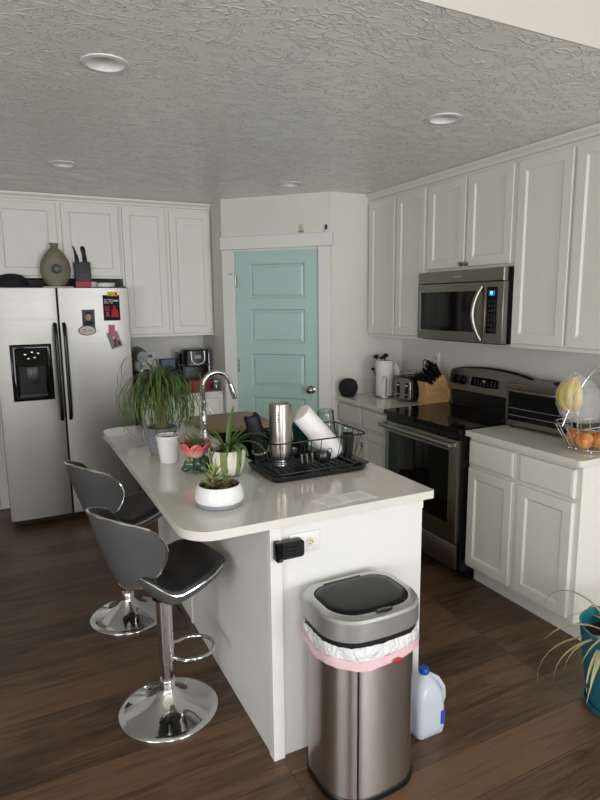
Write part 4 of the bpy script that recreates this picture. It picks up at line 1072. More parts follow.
succ(bx - .030, by - .018, .04, 26, .010, mat('dull red succulent', '#7d6a45', .5, var=.3, vscale=30))
succ(bx + .030, by + .012, .05, 30, .009, mat('grey green succulent', '#7e9365', .5, var=.3, vscale=30))
succ(bx + .012, by - .030, .03, 20, .009, mat('olive succulent', '#6f7040', .5, var=.3, vscale=30))
# plastic sheet at the island's far left edge, loose paper near the rack
b = B(); rows = []
for i in range(9):
    rr = []
    for j in range(7):
        u_, v_ = i / 8, j / 6; x = .405 + .17 * u_ + .03 * v_; y = 3.25 - .30 * v_ + .02 * u_ - .0
        rr.append(b.v((x, y, CT + .003 + .004 * math.sin(u_ * 9 + v_ * 5) + .004)))
    rows.append(rr)
for i in range(8):
    for j in range(6): b.face([rows[i][j], rows[i+1][j], rows[i+1][j+1], rows[i][j+1]])
tag(build('plastic_sleeve', b, thin_plastic('sleeve plastic', '#dcdcda', .22), solid=.001), 'clear crumpled plastic sleeve hanging over the left edge of the island', 'plastic sleeve')
t = thing('paper_sheet', 'flat printed white papers lying on the near right of the island', 'paper', (1.06, 1.79, Z))
ppm = mat('paper', '#ecebe8', .6)
def quad(name, P4, z, mt, th=.0008): return build(name, B().prism(P4, z, z + th), mt, t, smooth=0)
quad('sheet', [(.968, 1.735), (1.070, 1.745), (1.058, 1.838), (.945, 1.828)], Z, ppm); quad('sheet', [(1.055, 1.748), (1.182, 1.742), (1.165, 1.838), (1.050, 1.836)], Z + .001, ppm)
b = B()
for k in range(5):
    b.box(.975, 1.04, 1.752 + k * .014, 1.757 + k * .014, Z + .0009, Z + .0013); b.box(1.08, 1.155, 1.755 + k * .014, 1.760 + k * .014, Z + .0019, Z + .0023)
build('print_lines', b, mat('pale ink', '#c4c3c1', .6), t, smooth=0)

# ------------------------------------------------------------------ dish rack
RX0, RX1, RY0_, RY1_ = .905, 1.345, 2.062, 2.360
t = thing('dish_rack', 'black wire dish rack on its black drip tray, on the island', 'dish rack', ((RX0+RX1)/2, (RY0_+RY1_)/2, Z))
b = B(); loft(b, [[(x, y, z) for x, y in rrect(RX0 - g, RX1 + g, RY0_ - g, RY1_ + g, .03, 5)] for z, g in ((Z, -.012), (Z + .004, -.004), (Z + .020, .004), (Z + .024, .004), (Z + .024, -.002), (Z + .010, -.012))], True, True)
b.box(RX1 - .03, RX1 + .045, RY0_ + .06, RY0_ + .22, Z + .010, Z + .018)
tr = build('drip_tray', b, mat('tray black', '#141416', .35), t, smooth=30)
b = B()
for k in range(12): b.box(RX0 + .03 + k * .031, RX0 + .037 + k * .031, RY0_ + .02, RY1_ - .02, Z + .0098, Z + .013)
build('tray_ribs', b, mat('tray black ribs', '#141416', .35), tr)
wire_m = mat('black wire', '#0f0f10', .35)
zr, zb_ = 1.078, Z + .030
def ringp(g, z, r=.035): return [(x, y, z) for x, y in rrect(RX0 + g, RX1 - g, RY0_ + g, RY1_ - g, r, 5)]
b = B(); b.tube(ringp(.0, zr), .0035, 8, closed=True); build('rim_wire', b, wire_m, t)
b = B(); b.tube(ringp(.022, zb_), .003, 8, closed=True)
for k in range(13): x = RX0 + .03 + k * .030; b.tube([(x, RY0_ + .022, zb_), (x, RY1_ - .022, zb_)], .0018, 6)
for xx in (RX0 + .04, RX1 - .04):
    for yy in (RY0_ + .04, RY1_ - .04): b.tube([(xx, yy, zb_), (xx, yy, Z + .0125)], .004, 8)
build('bottom_wires', b, wire_m, t)
top_ = ringp(.0, zr); bot_ = ringp(.022, zb_)
def lerp(a, c, f): return tuple(a[i] + (c[i] - a[i]) * f for i in range(3))
def onloop(L, f):
    n = len(L); d = [0]
    for i in range(n): d.append(d[-1] + (Vector(L[(i+1) % n]) - Vector(L[i])).length)
    s = f * d[-1]
    for i in range(n):
        if s <= d[i+1]: return lerp(L[i], L[(i+1) % n], (s - d[i]) / max(1e-9, d[i+1] - d[i]))
for k in range(30):
    f = k / 30; a, c = onloop(top_, f), onloop(bot_, f)
    if k % 4 == 2:
        mid = lerp(a, c, .42); tv = Vector(onloop(top_, (f + .01) % 1)) - Vector(onloop(top_, f)); tv.normalize(); b = B()
        b.tube([tuple(Vector(mid) + tv * (.011 * math.cos(q)) + Vector((0, 0, .011 * math.sin(q)))) for q in [2*pi*i/14 for i in range(14)]], .0018, 6, closed=True)
        b.tube([lerp(a, c, .53), c], .0018, 6); build('side_wire', b, wire_m, t)
    else:
        build('side_wire', B().tube([a, lerp(a, c, .5), c], .0018, 6), wire_m, t)
ZR = zb_ + .0035
# inverted steel bottle
cx_, cy_ = 1.000, 2.205
t = thing('steel_bottle', 'brushed steel bottle standing upside down in the dish rack', 'bottle', (cx_, cy_, ZR))
bt = build('bottle_body', B().lathe([(.033, .028), (.038, .034), (.044, .046), (.048, .066), (.048, .262), (.046, .268), (.038, .270), (.034, .264), (0, .263)], c=(cx_, cy_, ZR), n=40), brushed(mat('tumbler steel', '#b8b0a8', .3, 1)), t)
build('bottle_neck', B().lathe([(.029, 0), (.030, .004), (.0285, .008), (.030, .012), (.0285, .016), (.030, .020), (.0285, .028)], c=(cx_, cy_, ZR), n=32), steel_m, t)
b = B(); vdir = (Vector((0, 0, 0)) - Vector((cx_, cy_, 0))).normalized(); sd = Vector((-vdir.y, vdir.x, 0)) * -1
def onbot(ang, z, r=.0483): 
    a0 = math.atan2(vdir.y, vdir.x) + ang; return Vector((cx_ + r * math.cos(a0), cy_ + r * math.sin(a0), ZR + z))
def bmark(b, ang, z, w, h):
    a = [onbot(ang - w, z), onbot(ang + w, z), onbot(ang + w, z + h), onbot(ang - w, z + h)]; c = [onbot(ang - w, z, .0488), onbot(ang + w, z, .0488), onbot(ang + w, z + h, .0488), onbot(ang - w, z + h, .0488)]
    A = [b.v(p) for p in a]; C = [b.v(p) for p in c]; b.face(C); b.face(A[::-1])
    for i in range(4): b.face([A[i], A[(i+1) % 4], C[(i+1) % 4], C[i]])
for z, w, h in ((.232, .05, .006), (.222, .07, .006), (.213, .05, .005), (.203, .07, .007), (.193, .06, .006)): bmark(b, -.18, z, w, h)
for z in (.180, .170, .160): bmark(b, -.18, z, .025, .005)
build('vertical_lettering', b, mat('dark print', '#2c2a28', .5), bt, smooth=0)
b = B(); b.tube([onbot(-.02 + .17 * math.cos(q), .085 + .0085 * math.sin(q), .0486) for q in [2*pi*i/16 for i in range(16)]], .0008, 6, closed=True); bmark(b, -.02, .082, .05, .006)
build('round_emblem', b, mat('dark print2', '#4a4744', .5), bt, smooth=0)
# white tilted bottle
p0, p1 = Vector((1.250, 2.205, .992)), Vector((1.090, 2.200, 1.170))
M_ = axis_m(p0, p1)
t = thing('white_bottle', 'matte white insulated bottle tilted across the dish rack', 'bottle', p0)
build('bottle_body', B().lathe([(.042, -.018), (.047, -.012), (.049, 0), (.0475, .232), (.045, .238), (0, .239)], M=M_, n=40), mat('matte white', '#dedbd6', .5), t)
build('bottle_base', B().lathe([(0, -.024), (.038, -.024), (.042, -.0182)], M=M_, n=32, cap=False), whitepl_m, t)
# black travel mug
p0, p1 = Vector((.950, 2.290, .985)), Vector((.888, 2.265, 1.178))
M_ = axis_m(p0, p1)
t = thing('travel_mug', 'black travel mug tilted in the left of the dish rack', 'mug', p0)
build('mug_body', B().lathe([(.029, -.01), (.032, 0), (.035, .16), (.033, .185), (.028, .192), (0, .193)], M=M_, n=32), blackmat_m, t)
build('steel_tip', B().lathe([(.0185, .1925), (.0185, .197), (.014, .200), (0, .2)], M=M_ @ Matrix.Translation((-.010, 0, 0)), n=20), steel_m, t)
build('strap_ring', B().tube([M_ @ Vector((.037 * math.cos(a), .037 * math.sin(a), .02)) for a in [2*pi*i/24 for i in range(24)]], .0045, 8, closed=True), silver_m, t)
# glass bowl, dark bowls, teal cup, pint glass, mug
def tilted_cup(name, lb, cat, p0, p1, prof, mt, th=.003, handle=None, part='cup_body'):
    M_ = axis_m(p0, p1); t = thing(name, lb, cat, p0)
    build(part, B().lathe(shell_prof(prof, th), M=M_, n=36), mt, t)
    if handle: build('handle', B().tube([M_ @ Vector(q) for q in handle], .005, 10), mt, t)
    return t
tilted_cup('glass_bowl', 'clear glass bowl leaning behind the steel bottle in the rack', 'bowl', (1.045, 2.310, .985), (1.04, 2.285, 1.05), [(.02, 0), (.032, .012), (.042, .035), (.045, .055)], glass_m)
tilted_cup('bowl', 'black bowl leaning in the middle of the dish rack', 'bowl', (1.088, 2.272, .985), (1.085, 2.215, 1.01), [(.018, 0), (.030, .010), (.040, .030), (.042, .042)], mat('black ceramic', '#0d0d0f', .2))
tilted_cup('plastic_cup', 'dark teal cup behind the white bottle in the rack', 'cup', (1.150, 2.312, .958), (1.148, 2.312, 1.1), [(.028, 0), (.030, .004), (.038, .135), (.039, .138)], mat('dark teal', '#0e3b35', .3))
tilted_cup('bowl', 'charcoal bowl tucked low under the white bottle in the rack', 'bowl', (1.16, 2.135, .958), (1.19, 2.18, 1.02), [(.016, 0), (.028, .01), (.036, .028), (.039, .038)], mat('charcoal ceramic', '#1c1c1f', .25))
tilted_cup('pint_glass', 'clear faceted drinking glass upside down behind the white bottle', 'glass', (1.272, 2.308, 1.150), (1.285, 2.305, .97), [(.034, 0), (.038, .006), (.038, .03), (.044, .14), (.046, .165)], glass_m, .004)
tilted_cup('plastic_cup', 'small black cup at the right end of the dish rack', 'cup', (1.300, 2.155, .958), (1.303, 2.155, 1.1), [(.020, 0), (.0215, .004), (.0255, .105), (.026, .108)], mat('cup black', '#0e0f12', .35), .002)
tilted_cup('glass_mug', 'clear glass mug with a round handle at the right end of the dish rack', 'mug', (1.318, 2.232, .962), (1.316, 2.232, 1.1), [(.020, 0), (.024, .004), (.025, .07), (.026, .125)], glass_m, .003,
           handle=[(.024, 0, .115), (.044, 0, .118), (.062, 0, .100), (.064, 0, .075), (.050, 0, .05), (.024, 0, .04)])
for xx, lb in ((1.075, 'left one of three small steel utensils low in the front of the dish rack'), (1.10, 'middle one of three small steel utensils low in the front of the dish rack'), (1.125, 'right one of three small steel utensils low in the front of the dish rack')):
    tag(build('utensil', B().tube([(xx, 2.15, .958), (xx - .004, 2.152, 1.00)], .005, 8, radii=[.003, .006]), steel_m), lb, 'utensil', 'steel utensils in the dish rack')

# ------------------------------------------------------------------ right counter, far part
sx0, sy0 = 2.325, 3.845
t = thing('smart_speaker', 'round black fabric smart speaker in the counter corner by the pantry', 'speaker', (sx0, sy0, Z))
build('speaker_body', B().lathe([(.045, 0), (.056, .010), (.069, .035), (.073, .062), (.070, .090), (.057, .116), (.036, .130), (.015, .135), (0, .1355)], c=(sx0, sy0, Z + .003), n=36), mat('speaker cloth', '#17181c', .9, bump=.3, bscale=300), t)
build('base_ring', B().lathe([(0, 0), (.043, 0), (.045, .003)], c=(sx0, sy0, Z), n=28, cap=False), black_m, t)
tag(build('cable', B().tube([(2.39, 3.87, CT + .003), (2.43, 3.885, CT + .004), (2.45, 3.912, .935), (2.43, 3.917, .97), (2.46, 3.918, 1.00)], .0022, 6), whitepl_m), 'thin white cable beside the round black speaker', 'cable')
# paper towel holder
tx, ty = 2.545, 3.68
t = thing('paper_towel_holder', 'steel paper towel holder with a full white roll beside the toaster', 'paper towel holder', (tx, ty, Z))
build('base_plate', B().lathe([(.075, 0), (.078, .004), (.076, .012), (0, .012)], c=(tx, ty, Z), n=32), steel_m, t)
build('towel_roll', B().lathe([(.02, .014), (.064, .014), (.066, .018), (.066, .274), (.064, .278), (.02, .278)], c=(tx, ty, Z), n=36), mat('paper towel', '#d8d5cc', .9, bump=.3, bscale=120), t)
build('center_rod', B().lathe([(.006, .012), (.006, .30), (.012, .304), (.016, .315), (.010, .325), (0, .326)], c=(tx, ty, Z), n=16), blackmat_m, t)
vd = Vector((-tx, -ty, 0)).normalized(); sdv = Vector((-vd.y, vd.x, 0)); c0 = Vector((tx, ty, Z)) + vd * .073
b = B(); b.tube([c0 - sdv * .012 + Vector((0, 0, .006)), c0 - sdv * .014 + Vector((0, 0, .14)), c0 - sdv * .010 + Vector((0, 0, .160)), c0 + Vector((0, 0, .168)), c0 + sdv * .010 + Vector((0, 0, .160)), c0 + sdv * .014 + Vector((0, 0, .14)), c0 + sdv * .012 + Vector((0, 0, .006))], .004, 8)
build('tension_arm', b, steel_m, t)
b = B(); b.ribbon([(2.608, 3.668, 1.13), (2.640, 3.645, 1.135), (2.65, 3.635, 1.12), (2.645, 3.635, 1.06)], [.11, .10, .07, .01], side=Vector((0, .3, 1))); build('loose_sheet', b, mat('paper towel sheet', '#d8d5cc', .9), t, solid=.0015)
# utensils behind the roll
t = thing('utensil_crock', 'dark utensil crock with black ladles mostly hidden behind the paper towels', 'utensil holder', (2.56, 3.83, Z))
build('crock', B().lathe(shell_prof([(.045, Z), (.05, Z + .01), (.05, Z + .14)], .004), c=(2.62, 3.825, 0), n=28), blackmat_m, t)
for dx, dy, h, rr in ((-.03, .01, .295, .022), (-.01, -.02, .285, .018), (.02, .0, .30, .022), (-.05, 0, .20, .015)):
    b = B(); b.tube([(2.62, 3.825, Z + .02), (2.62 + dx * 1.6, 3.825 + dy, Z + h)], .004, 8); b.ball((2.62 + dx * 1.7, 3.825 + dy, Z + h), rr, 1.1, .6, .8); build('utensil', b, black_m, t)
# toaster
Mt = Matrix.Translation((2.655, 3.450, Z)) @ Matrix.Rotation(math.radians(12), 4, 'Z')
t = thing('toaster', 'chrome and black toaster between paper towels and knife block', 'toaster', (2.655, 3.450, Z))
b = B(); pts = [(-.078, .012), (.078, .012), (.082, .03), (.080, .15), (.068, .176), (.045, .185), (-.045, .185), (-.068, .176), (-.080, .15), (-.082, .03)]
Mxz = Mt @ Matrix(((0, 0, 1, 0), (1, 0, 0, 0), (0, 1, 0, 0), (0, 0, 0, 1)))
Mt2 = Mt @ Matrix.Rotation(0, 4, 'Z')
build('toaster_body', B().prism(pts, -.125, .125, Mxz), black_m, t, bevel=.006)
build('front_plate', B().prism([(x * .9, .02 + (z - .012) * .88) for x, z in pts], -.133, -.126, Mxz), steel_m, t, bevel=.003)
for ya in (-.055, .025): build('lever_slot', B().box(-.1365, -.133, ya, ya + .03, .06, .14, Mt), black_m, t, bevel=.002)
for ya in (-.052, .028): build('lever', B().box(-.155, -.1365, ya, ya + .024, .115, .128, Mt), silver_m, t, bevel=.003)
for yy in (-.04, .04): build('dial', B().lathe([(.012, 0), (.011, .012), (0, .012)], M=Mt @ axis_m((-.133, yy, .04), (-.2, yy, .04)), n=20), black_m, t)
b = B(); b.box(-.10, .10, -.055, -.02, .1855, .1865, Mt); b.box(-.10, .10, .02, .055, .1855, .1865, Mt); build('bread_slots', b, blackmat_m, t)
b = B()
for yy in (-.065, 0, .065): b.tube([Mt @ Vector((-.10, yy, .187)), Mt @ Vector((-.09, yy, .215)), Mt @ Vector((.09, yy, .215)), Mt @ Vector((.10, yy, .187))], .0025, 8)
build('warming_rack', b, chrome_m, t)
# wooden knife block
kx, ky0, ky1 = 2.555, 3.245, 3.345
t = thing('knife_block', 'light wooden knife block full of black-handled knives beside the range', 'knife block', (2.67, 3.29, Z))
Mk = Matrix(((1, 0, 0, 0), (0, 0, 1, 0), (0, 1, 0, 0), (0, 0, 0, 1)))
prof = [(2.598, Z), (2.805, Z), (2.818, Z + .05), (2.812, Z + .12), (2.752, Z + .205), (2.745, Z + .205), (2.650, Z + .128), (2.610, Z + .155), (2.590, Z + .16), (2.608, Z + .10), (2.610, Z + .05)]
build('block_body', B().prism([(x, z) for x, z in prof], ky0, ky1, Mk), wood_m, t, bevel=.004)
build('seam', B().prism([(2.690, Z + .158), (2.693, Z + .160), (2.808, Z + .02), (2.805, Z + .018)], ky0 - .0006, ky0 + .002, Mk), mat('seam brown', '#8a6238', .6), t)
dn = Vector((-.60, 0, .80)); face0 = Vector((2.650, 0, Z + .128)); fv = Vector((.095, 0, .077))
kn_pos = [(f, yy) for f in (.15, .42, .70, .92) for yy in (3.265, 3.295, 3.325)]
for i, (f, yy) in enumerate(kn_pos):
    p = face0 + fv * f; L = .075 + .03 * f + .012 * ((i * 7) % 3); d = (dn + Vector((0, 0, .1 * f))).normalized()
    b = B(); pts = [Vector((p.x, yy, p.z)) + d * (L * k / 6 - .004) for k in range(7)]
    b.tube(pts, .01, 10, radii=[.008, .009, .010, .009, .010, .012, .009]); kh = build('knife_handle', b, black_m, t)
for yy in (3.275, 3.315):
    b = B(); p = Vector((2.605, yy, Z + .152)); d = Vector((-.62, 0, .8)).normalized(); b.tube([p + d * (k * .017 - .01) for k in range(6)], .009, 10); build('knife_handle', b, black_m, t)
b = B(); c = Vector((2.60, 3.272, 1.205)); b.tube([c + Vector((.016 * math.cos(q), 0, .026 * math.sin(q))) for q in [2*pi*i/16 for i in range(16)]], .004, 8, closed=True)
b.tube([(2.61, 3.272, 1.183), (2.68, 3.268, 1.085)], .006, 8)
build('scissor_handle', b, black_m, t)

# ------------------------------------------------------------------ right counter, near part
OX, OY0, OY1 = 2.535, 2.0, 2.452
t = thing('toaster_oven', 'stainless toaster oven with glass door on the counter beside the range', 'toaster oven', (2.69, 2.25, Z))
Mo = Matrix.Translation((OX, OY1, Z)) @ Matrix.Rotation(math.radians(4), 4, 'Z')
def ob(b, x0, x1, y0, y1, z0, z1): return b.box(x0, x1, -y1, -y0, z0, z1, Mo)   # x into wall, y rightwards
build('oven_body', ob(B(), .012, .30, .004, .456, .018, .252), mat('oven case', '#55534f', .35, .7), t, bevel=.008)
b = B(); ob(b, 0, .014, 0, .46, .012, .256); ff = build('front_frame', b, steelh_m, t, bevel=.008)
b = B(); ob(b, -.006, 0, .012, .372, .030, .238); od2 = build('glass_door', b, darkgl_m, t, bevel=.002)
b = B(); ob(b, -.008, -.006, .012, .372, .205, .238); ob(b, -.008, -.006, .012, .372, .030, .045); ob(b, -.008, -.006, .012, .026, .030, .238); build('door_frame', b, steelh_m, od2)
b = B(); b.tube([Mo @ Vector((-.008, -.04, .218)), Mo @ Vector((-.034, -.045, .218)), Mo @ Vector((-.034, -.335, .218)), Mo @ Vector((-.008, -.34, .218))], .008, 12); build('door_handle', b, steelh_m, od2)
b = B()
for z in (.075, .115):
    b.tube([Mo @ Vector((-.0075, -.03, z)), Mo @ Vector((-.0075, -.365, z))], .0018, 6)
build('rack_bars', b, silver_m, od2)
b = B(); ob(b, -.002, 0, .382, .45, .03, .238); cpn = build('control_panel', b, black_m, t)
for z in (.19, .13, .07): build('control_knob', B().lathe([(.018, 0), (.016, .016), (0, .017)], M=Mo @ axis_m((-.002, -.415, z), (-.1, -.415, z)), n=20), silver_m, cpn)
for x in (.03, .27):
    for y in (.03, .43): build('foot', ob(B(), x - .01, x + .01, y - .01, y + .01, 0, .018), black_m, t)
tag(build('pan', B().lathe(shell_prof([(.045, 0), (.06, .01), (.075, .022)], .003), c=(2.655, 2.135, Z + .2525), n=32), blackmat_m), 'small dark pan on top of the toaster oven', 'pan')
# fruit basket
fx, fy2 = 2.470, 1.850
t = thing('fruit_basket', 'chrome wire fruit basket with banana hook on the counter corner', 'fruit basket', (fx, fy2, Z))
b = B(); n = 36
def rr_(r, z, k=0): return [(fx + r * math.cos(2*pi*i/n), fy2 + r * math.sin(2*pi*i/n), z) for i in range(n)]
b.tube(rr_(.085, Z + .012), .003, 8, closed=True); build('base_ring', b, chrome_m, t)
b = B(); b.tube(rr_(.158, Z + .125), .0032, 8, closed=True); build('rim_ring', b, chrome_m, t)
for k in range(20):
    a = 2*pi*k/20; r1 = .150 if k % 2 else .148; ex = .02 if k % 2 == 0 else 0
    build('basket_wire', B().tube([(fx + .085 * math.cos(a), fy2 + .085 * math.sin(a), Z + .012), (fx + .115 * math.cos(a), fy2 + .115 * math.sin(a), Z + .055), (fx + .158 * math.cos(a), fy2 + .158 * math.sin(a), Z + .125)], .0018, 6), chrome_m, t)
for k in range(4):
    a = pi/4 + k * pi/2; b = B(); b.ball((fx + .085 * math.cos(a), fy2 + .085 * math.sin(a), Z + .0062), .0058, n=10); build('foot', b, chrome_m, t)
b = B()
for k in range(5):
    o_ = -.05 + .025 * k; h = math.sqrt(.085 ** 2 - o_ ** 2); b.tube([(fx - h, fy2 + o_, Z + .012), (fx + h, fy2 + o_, Z + .012)], .0015, 6)
build('bottom_wires', b, chrome_m, t)
b = B(); apex = Vector((fx + .03, fy2 - .01, 1.300))
b.tube([(fx - .155, fy2 + .03, Z + .125), (fx - .13, fy2 + .025, Z + .19), (fx - .06, fy2, 1.25), (fx - .02, fy2 - .01, 1.296), (fx + .0, fy2 - .012, 1.302), (fx + .02, fy2 - .014, 1.296), (fx + .10, fy2 - .01, 1.22), (fx + .135, fy2 + .0, Z + .19), (fx + .157, fy2, Z + .125)], .0038, 10)
build('hanger', b, chrome_m, t)
for yy in (-.075, .075): build('cross_wire', B().tube([(fx - .138, fy2 + yy, Z + .128), (fx + .138, fy2 + yy, Z + .128)], .003, 8), chrome_m, t)
ap_m = bpy.data.materials.new('apple skin'); ap_m.use_nodes = True; nt = ap_m.node_tree
tc = nt.nodes.new('ShaderNodeTexCoord'); nz = nt.nodes.new('ShaderNodeTexNoise'); nz.inputs['Scale'].default_value = 14; mp = nt.nodes.new('ShaderNodeMapping'); mp.inputs['Scale'].default_value = (1.6, 1.6, .6)
cr = nt.nodes.new('ShaderNodeValToRGB'); cr.color_ramp.elements[0].position = .30; cr.color_ramp.elements[0].color = lin('#b4532c'); cr.color_ramp.elements[1].position = .62; cr.color_ramp.elements[1].color = lin('#d49a4a')
nt.links.new(tc.outputs['Object'], mp.inputs[0]); nt.links.new(mp.outputs[0], nz.inputs['Vector']); nt.links.new(nz.outputs['Fac'], cr.inputs['Fac']); nt.links.new(cr.outputs[0], nt.nodes['Principled BSDF'].inputs['Base Color']); nt.nodes['Principled BSDF'].inputs['Roughness'].default_value = .3
def apple(x, y, z, r, lb, tx_=0, ty_=0):
    t = thing('apple', lb, 'apple', (x, y, z), 'apples in the wire basket')
    M_ = Matrix.Translation((x, y, z)) @ Matrix.Rotation(tx_, 4, 'X') @ Matrix.Rotation(ty_, 4, 'Y')
    prof = [(0, -.80), (.12, -.86), (.35, -.90), (.65, -.74), (.90, -.35), (1.0, .08), (.93, .48), (.68, .78), (.38, .88), (.16, .80), (.04, .64), (0, .6)]
    build('apple_body', B().lathe([(a * r, c * r) for a, c in prof], M=M_, n=28), ap_m, t, smooth=80)
    build('stem', B().tube([M_ @ Vector((0, 0, .62 * r)), M_ @ Vector((.003, 0, 1.0 * r))], .0015, 6), trunk_m, t)
apple(fx - .048, fy2 - .012, Z + .054, .041, 'red and yellow apple on the left in the wire basket', 1.9, .4)
apple(fx + .022, fy2 - .052, Z + .056, .043, 'golden apple in the front middle of the wire basket', 2.1, -.3)
apple(fx + .050, fy2 + .035, Z + .054, .038, 'golden apple at the back right of the wire basket', .3, .1)
apple(fx - .020, fy2 + .068, Z + .056, .036, 'red apple at the back left of the wire basket', .2, -.2)
t = thing('banana_bunch', 'bunch of ripe yellow bananas hanging in a clear bag above the basket', 'bananas', (fx - .04, fy2, 1.27))
hang = Vector((fx - .095, fy2 + .020, 1.278))
for i in range(4):
    a = math.radians(125 + i * 36); out = Vector((math.cos(a), math.sin(a) , 0)); pts = []; rd = []
    for k in range(15):
        s = k / 14; bulge = math.sin(pi * min(1, s * .93)) * .062 + .004 * s
        pts.append(hang + out * (bulge) + Vector((0, 0, -.165 * s + .003 - .012 * (i % 2) * s))); rd.append(.0045 if s < .12 else .0175 * min(1, .35 + (s - .12) * 4) * (1 if s < .80 else max(.25, 1 - (s - .80) * 3.7)))
    bb_ = build('banana', B().tube(pts, .01, 10, radii=rd), ban_m, t, smooth=60)
build('crown', B().ball(hang + Vector((0, 0, .006)), .013, 1.3, 1, .8), mat('banana crown', '#6e5a2c', .7), t)
pts = []
t = thing('banana', 'single banana in the right side of the clear bag', 'banana', (fx + .06, fy2 - .02, 1.16))
pts = [Vector((fx + .025 + .11 * s, fy2 - .03 - .02 * s, 1.155 + .03 * s - .045 * math.sin(pi * s))) for s in [k/12 for k in range(13)]]
build('banana_body', B().tube(pts, .01, 10, radii=[.006, .01, .013, .0155, .0165, .017, .017, .0165, .0155, .013, .01, .006, .004]), ban_m, t, smooth=60)
# clear bag draped round the bunch
b = B(); rings = []
for k, (z, r, cxo) in enumerate([(1.300, .012, -.085), (1.282, .032, -.080), (1.25, .075, -.068), (1.20, .108, -.050), (1.14, .118, -.036), (1.090, .112, -.020), (1.060, .088, .0), (1.052, .045, .010)]):
    rg = []
    for i in range(40):
        a = 2*pi*i/40; w = 1 + .06 * math.sin(5*a + k) + .04 * math.sin(9*a + 2.1*k) + (.18 * max(0, math.cos(a)) if k > 1 else 0)
        rg.append((fx + cxo - .03 + r * w * math.cos(a), fy2 + .010 + r * .80 * w * math.sin(a), z))
    rings.append(rg)
o = build('plastic_bag', loft(b, rings, False, True), bag_m, smooth=80); tag(o, 'clear plastic produce bag around the bananas on the hanger', 'plastic bag')

# ------------------------------------------------------------------ things on the back counter
t = thing('coffee_maker', 'black single-cup coffee maker with silver trim on the back counter', 'coffee maker', (1.42, 4.92, Z))
def xz(y): return Matrix(((1, 0, 0, 0), (0, 0, 1, y), (0, 1, 0, 0), (0, 0, 0, 1)))
build('machine_body', B().prism(rrect(1.30, 1.545, 4.90, 5.12, .05), Z, Z + .30), black_m, t, bevel=.006)
build('brew_head', B().prism(rrect(1.315, 1.53, 4.80, 5.0, .05), Z + .19, Z + .335), black_m, t, bevel=.012)
build('drip_base', B().prism(rrect(1.33, 1.515, 4.79, 4.91, .04), Z, Z + .03), black_m, t, bevel=.004)
b = B(); b.tube([(1.365, 4.797, Z + .325), (1.365, 4.793, Z + .25), (1.385, 4.790, Z + .222), (1.42, 4.788, Z + .212), (1.46, 4.790, Z + .222), (1.48, 4.793, Z + .25), (1.48, 4.797, Z + .325)], .008, 10)
build('handle', b, silver_m, t)
build('side_trim', B().tube([(1.548, 4.895, Z + .02), (1.548, 4.89, Z + .2), (1.545, 4.89, Z + .30), (1.51, 4.9, Z + .322)], .010, 10), silver_m, t)
build('screen', B().box(1.395, 1.45, 4.7955, 4.800, Z + .262, Z + .29), grey_m, t)
t = thing('red_dish', 'red oval baking dish in front of the coffee maker', 'dish', (1.40, 4.72, Z))
b = B(); rings = []
for r, z in [(.075, 0), (.085, .006), (.112, .055), (.118, .060), (.110, .060), (.08, .012)]: rings.append([(1.395 + r * 1.0 * math.cos(a), 4.705 + r * .62 * math.sin(a), Z + z) for a in [2*pi*i/36 for i in range(36)]])
build('dish_body', loft(b, rings), mat('red enamel', '#8e3a38', .35), t)
b = B(); rings = []
for r, z in [(.110, .061), (.112, .066), (.095, .082), (.05, .092), (.01, .094)]: rings.append([(1.395 + r * math.cos(a), 4.705 + r * .62 * math.sin(a), Z + z) for a in [2*pi*i/36 for i in range(36)]])
build('dish_lid', loft(b, rings), mat('red enamel lid', '#9a4442', .35), t)
t = thing('stand_mixer', 'pale grey stand mixer with steel bowl beside the fridge', 'mixer', (.955, 4.90, Z))
b = B(); b.prism(rrect(.91, 1.00, 4.72, 5.05, .03), Z, Z + .03); b.prism(rrect(.92, .99, 4.95, 5.05, .025), Z + .03, Z + .26)
build('stand', b, mat('mixer grey', '#8d9094', .3), t, bevel=.004)
b = B(); b.tube([(.955, 5.07, Z + .30), (.955, 4.98, Z + .315), (.955, 4.85, Z + .31), (.955, 4.74, Z + .30)], .05, 20, radii=[.035, .058, .058, .045]); build('motor_head', b, mat('mixer grey2', '#8d9094', .3), t)
build('mixing_bowl', B().lathe(shell_prof([(.03, Z + .04), (.045, Z + .07), (.056, Z + .17), (.06, Z + .19)], .003), c=(.955, 4.80, 0), n=32), steel_m, t)
tag(build('jar', B().lathe([(.05, 0), (.055, .01), (.055, .10), (.045, .115), (.045, .13), (0, .13)], c=(1.12, 4.72, Z), n=28), mat('dark red canister', '#6b2a26', .35)), 'dark red canister on the back counter behind the palm', 'canister')
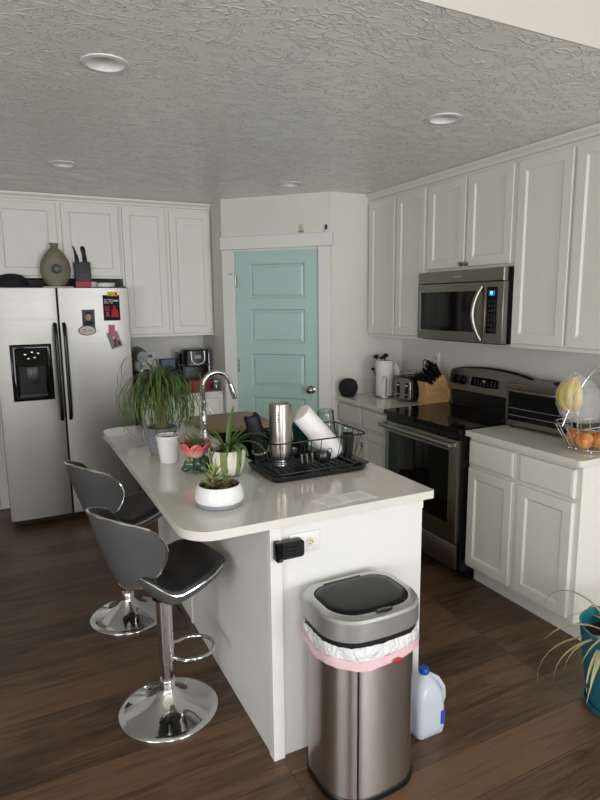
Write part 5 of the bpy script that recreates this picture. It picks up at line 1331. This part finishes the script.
t = thing('navy_bowl', 'navy blue rounded pot beside the coffee maker behind the palm', 'pot', (1.20, 4.92, Z))
build('pot_body', B().lathe([(.05, 0), (.07, .02), (.078, .08), (.075, .14)], c=(1.215, 4.93, Z), n=32), mat('navy', '#1a2238', .35), t); build('pot_lid', B().lathe([(.076, .141), (.065, .17), (.03, .19), (.012, .194), (.012, .205), (0, .207)], c=(1.215, 4.93, Z), n=32), mat('navy lid', '#1a2238', .35), t)
tag(build('box', B().box(1.17, 1.285, 5.02, 5.13, Z, Z + .245), mat('blue card', '#5d6f8f', .6), bevel=.002), 'muted blue box standing left of the coffee maker', 'box')
t = thing('glass_jar', 'small clear glass jar with lid on the counter right of the coffee maker', 'jar', (1.50, 4.68, Z))
build('jar_body', B().lathe(shell_prof([(.028, 0), (.032, .004), (.032, .06), (.028, .07)], .0025), c=(1.535, 4.69, Z), n=28), glass_m, t); build('jar_lid', B().lathe([(.030, .0705), (.030, .082), (0, .083)], c=(1.535, 4.69, Z), n=28), silver_m, t)

# ------------------------------------------------------------------ teal floor pot with grass plant
qx, qy = 2.095, 1.340
t = thing('potted_grass_plant', 'pale arching grass plant in a teal floor pot at the right edge', 'plant', (qx, qy, 0))
build('saucer', B().lathe(shell_prof([(.110, .0005), (.130, .006), (.138, .030), (.140, .034)], .006), c=(qx, qy, 0), n=44), teal_m, t)
build('pot', B().lathe(shell_prof([(.105, .009), (.122, .014), (.140, .12), (.158, .25), (.170, .345), (.172, .352)], .008), c=(qx, qy, 0), n=48), teal_m, t)
pot_soil('', (qx, qy), .153, .29, t)
b = B()
for i in range(30):
    a = random.uniform(-1.6, 1.6) if i > 10 else pi + random.uniform(-1.0, .9); L = random.uniform(.30, .52)
    b.ribbon(arch((qx + random.uniform(-.04, .04), qy + random.uniform(-.04, .04), .29), a, L, random.uniform(.25, .85), random.uniform(1.2, 1.9), 12, .02), [.013 * math.sin(pi * (.3 + .7 * k / 12)) + .0008 for k in range(13)], fold=.4)
build('foliage', b, leafy_m, t, smooth=60)
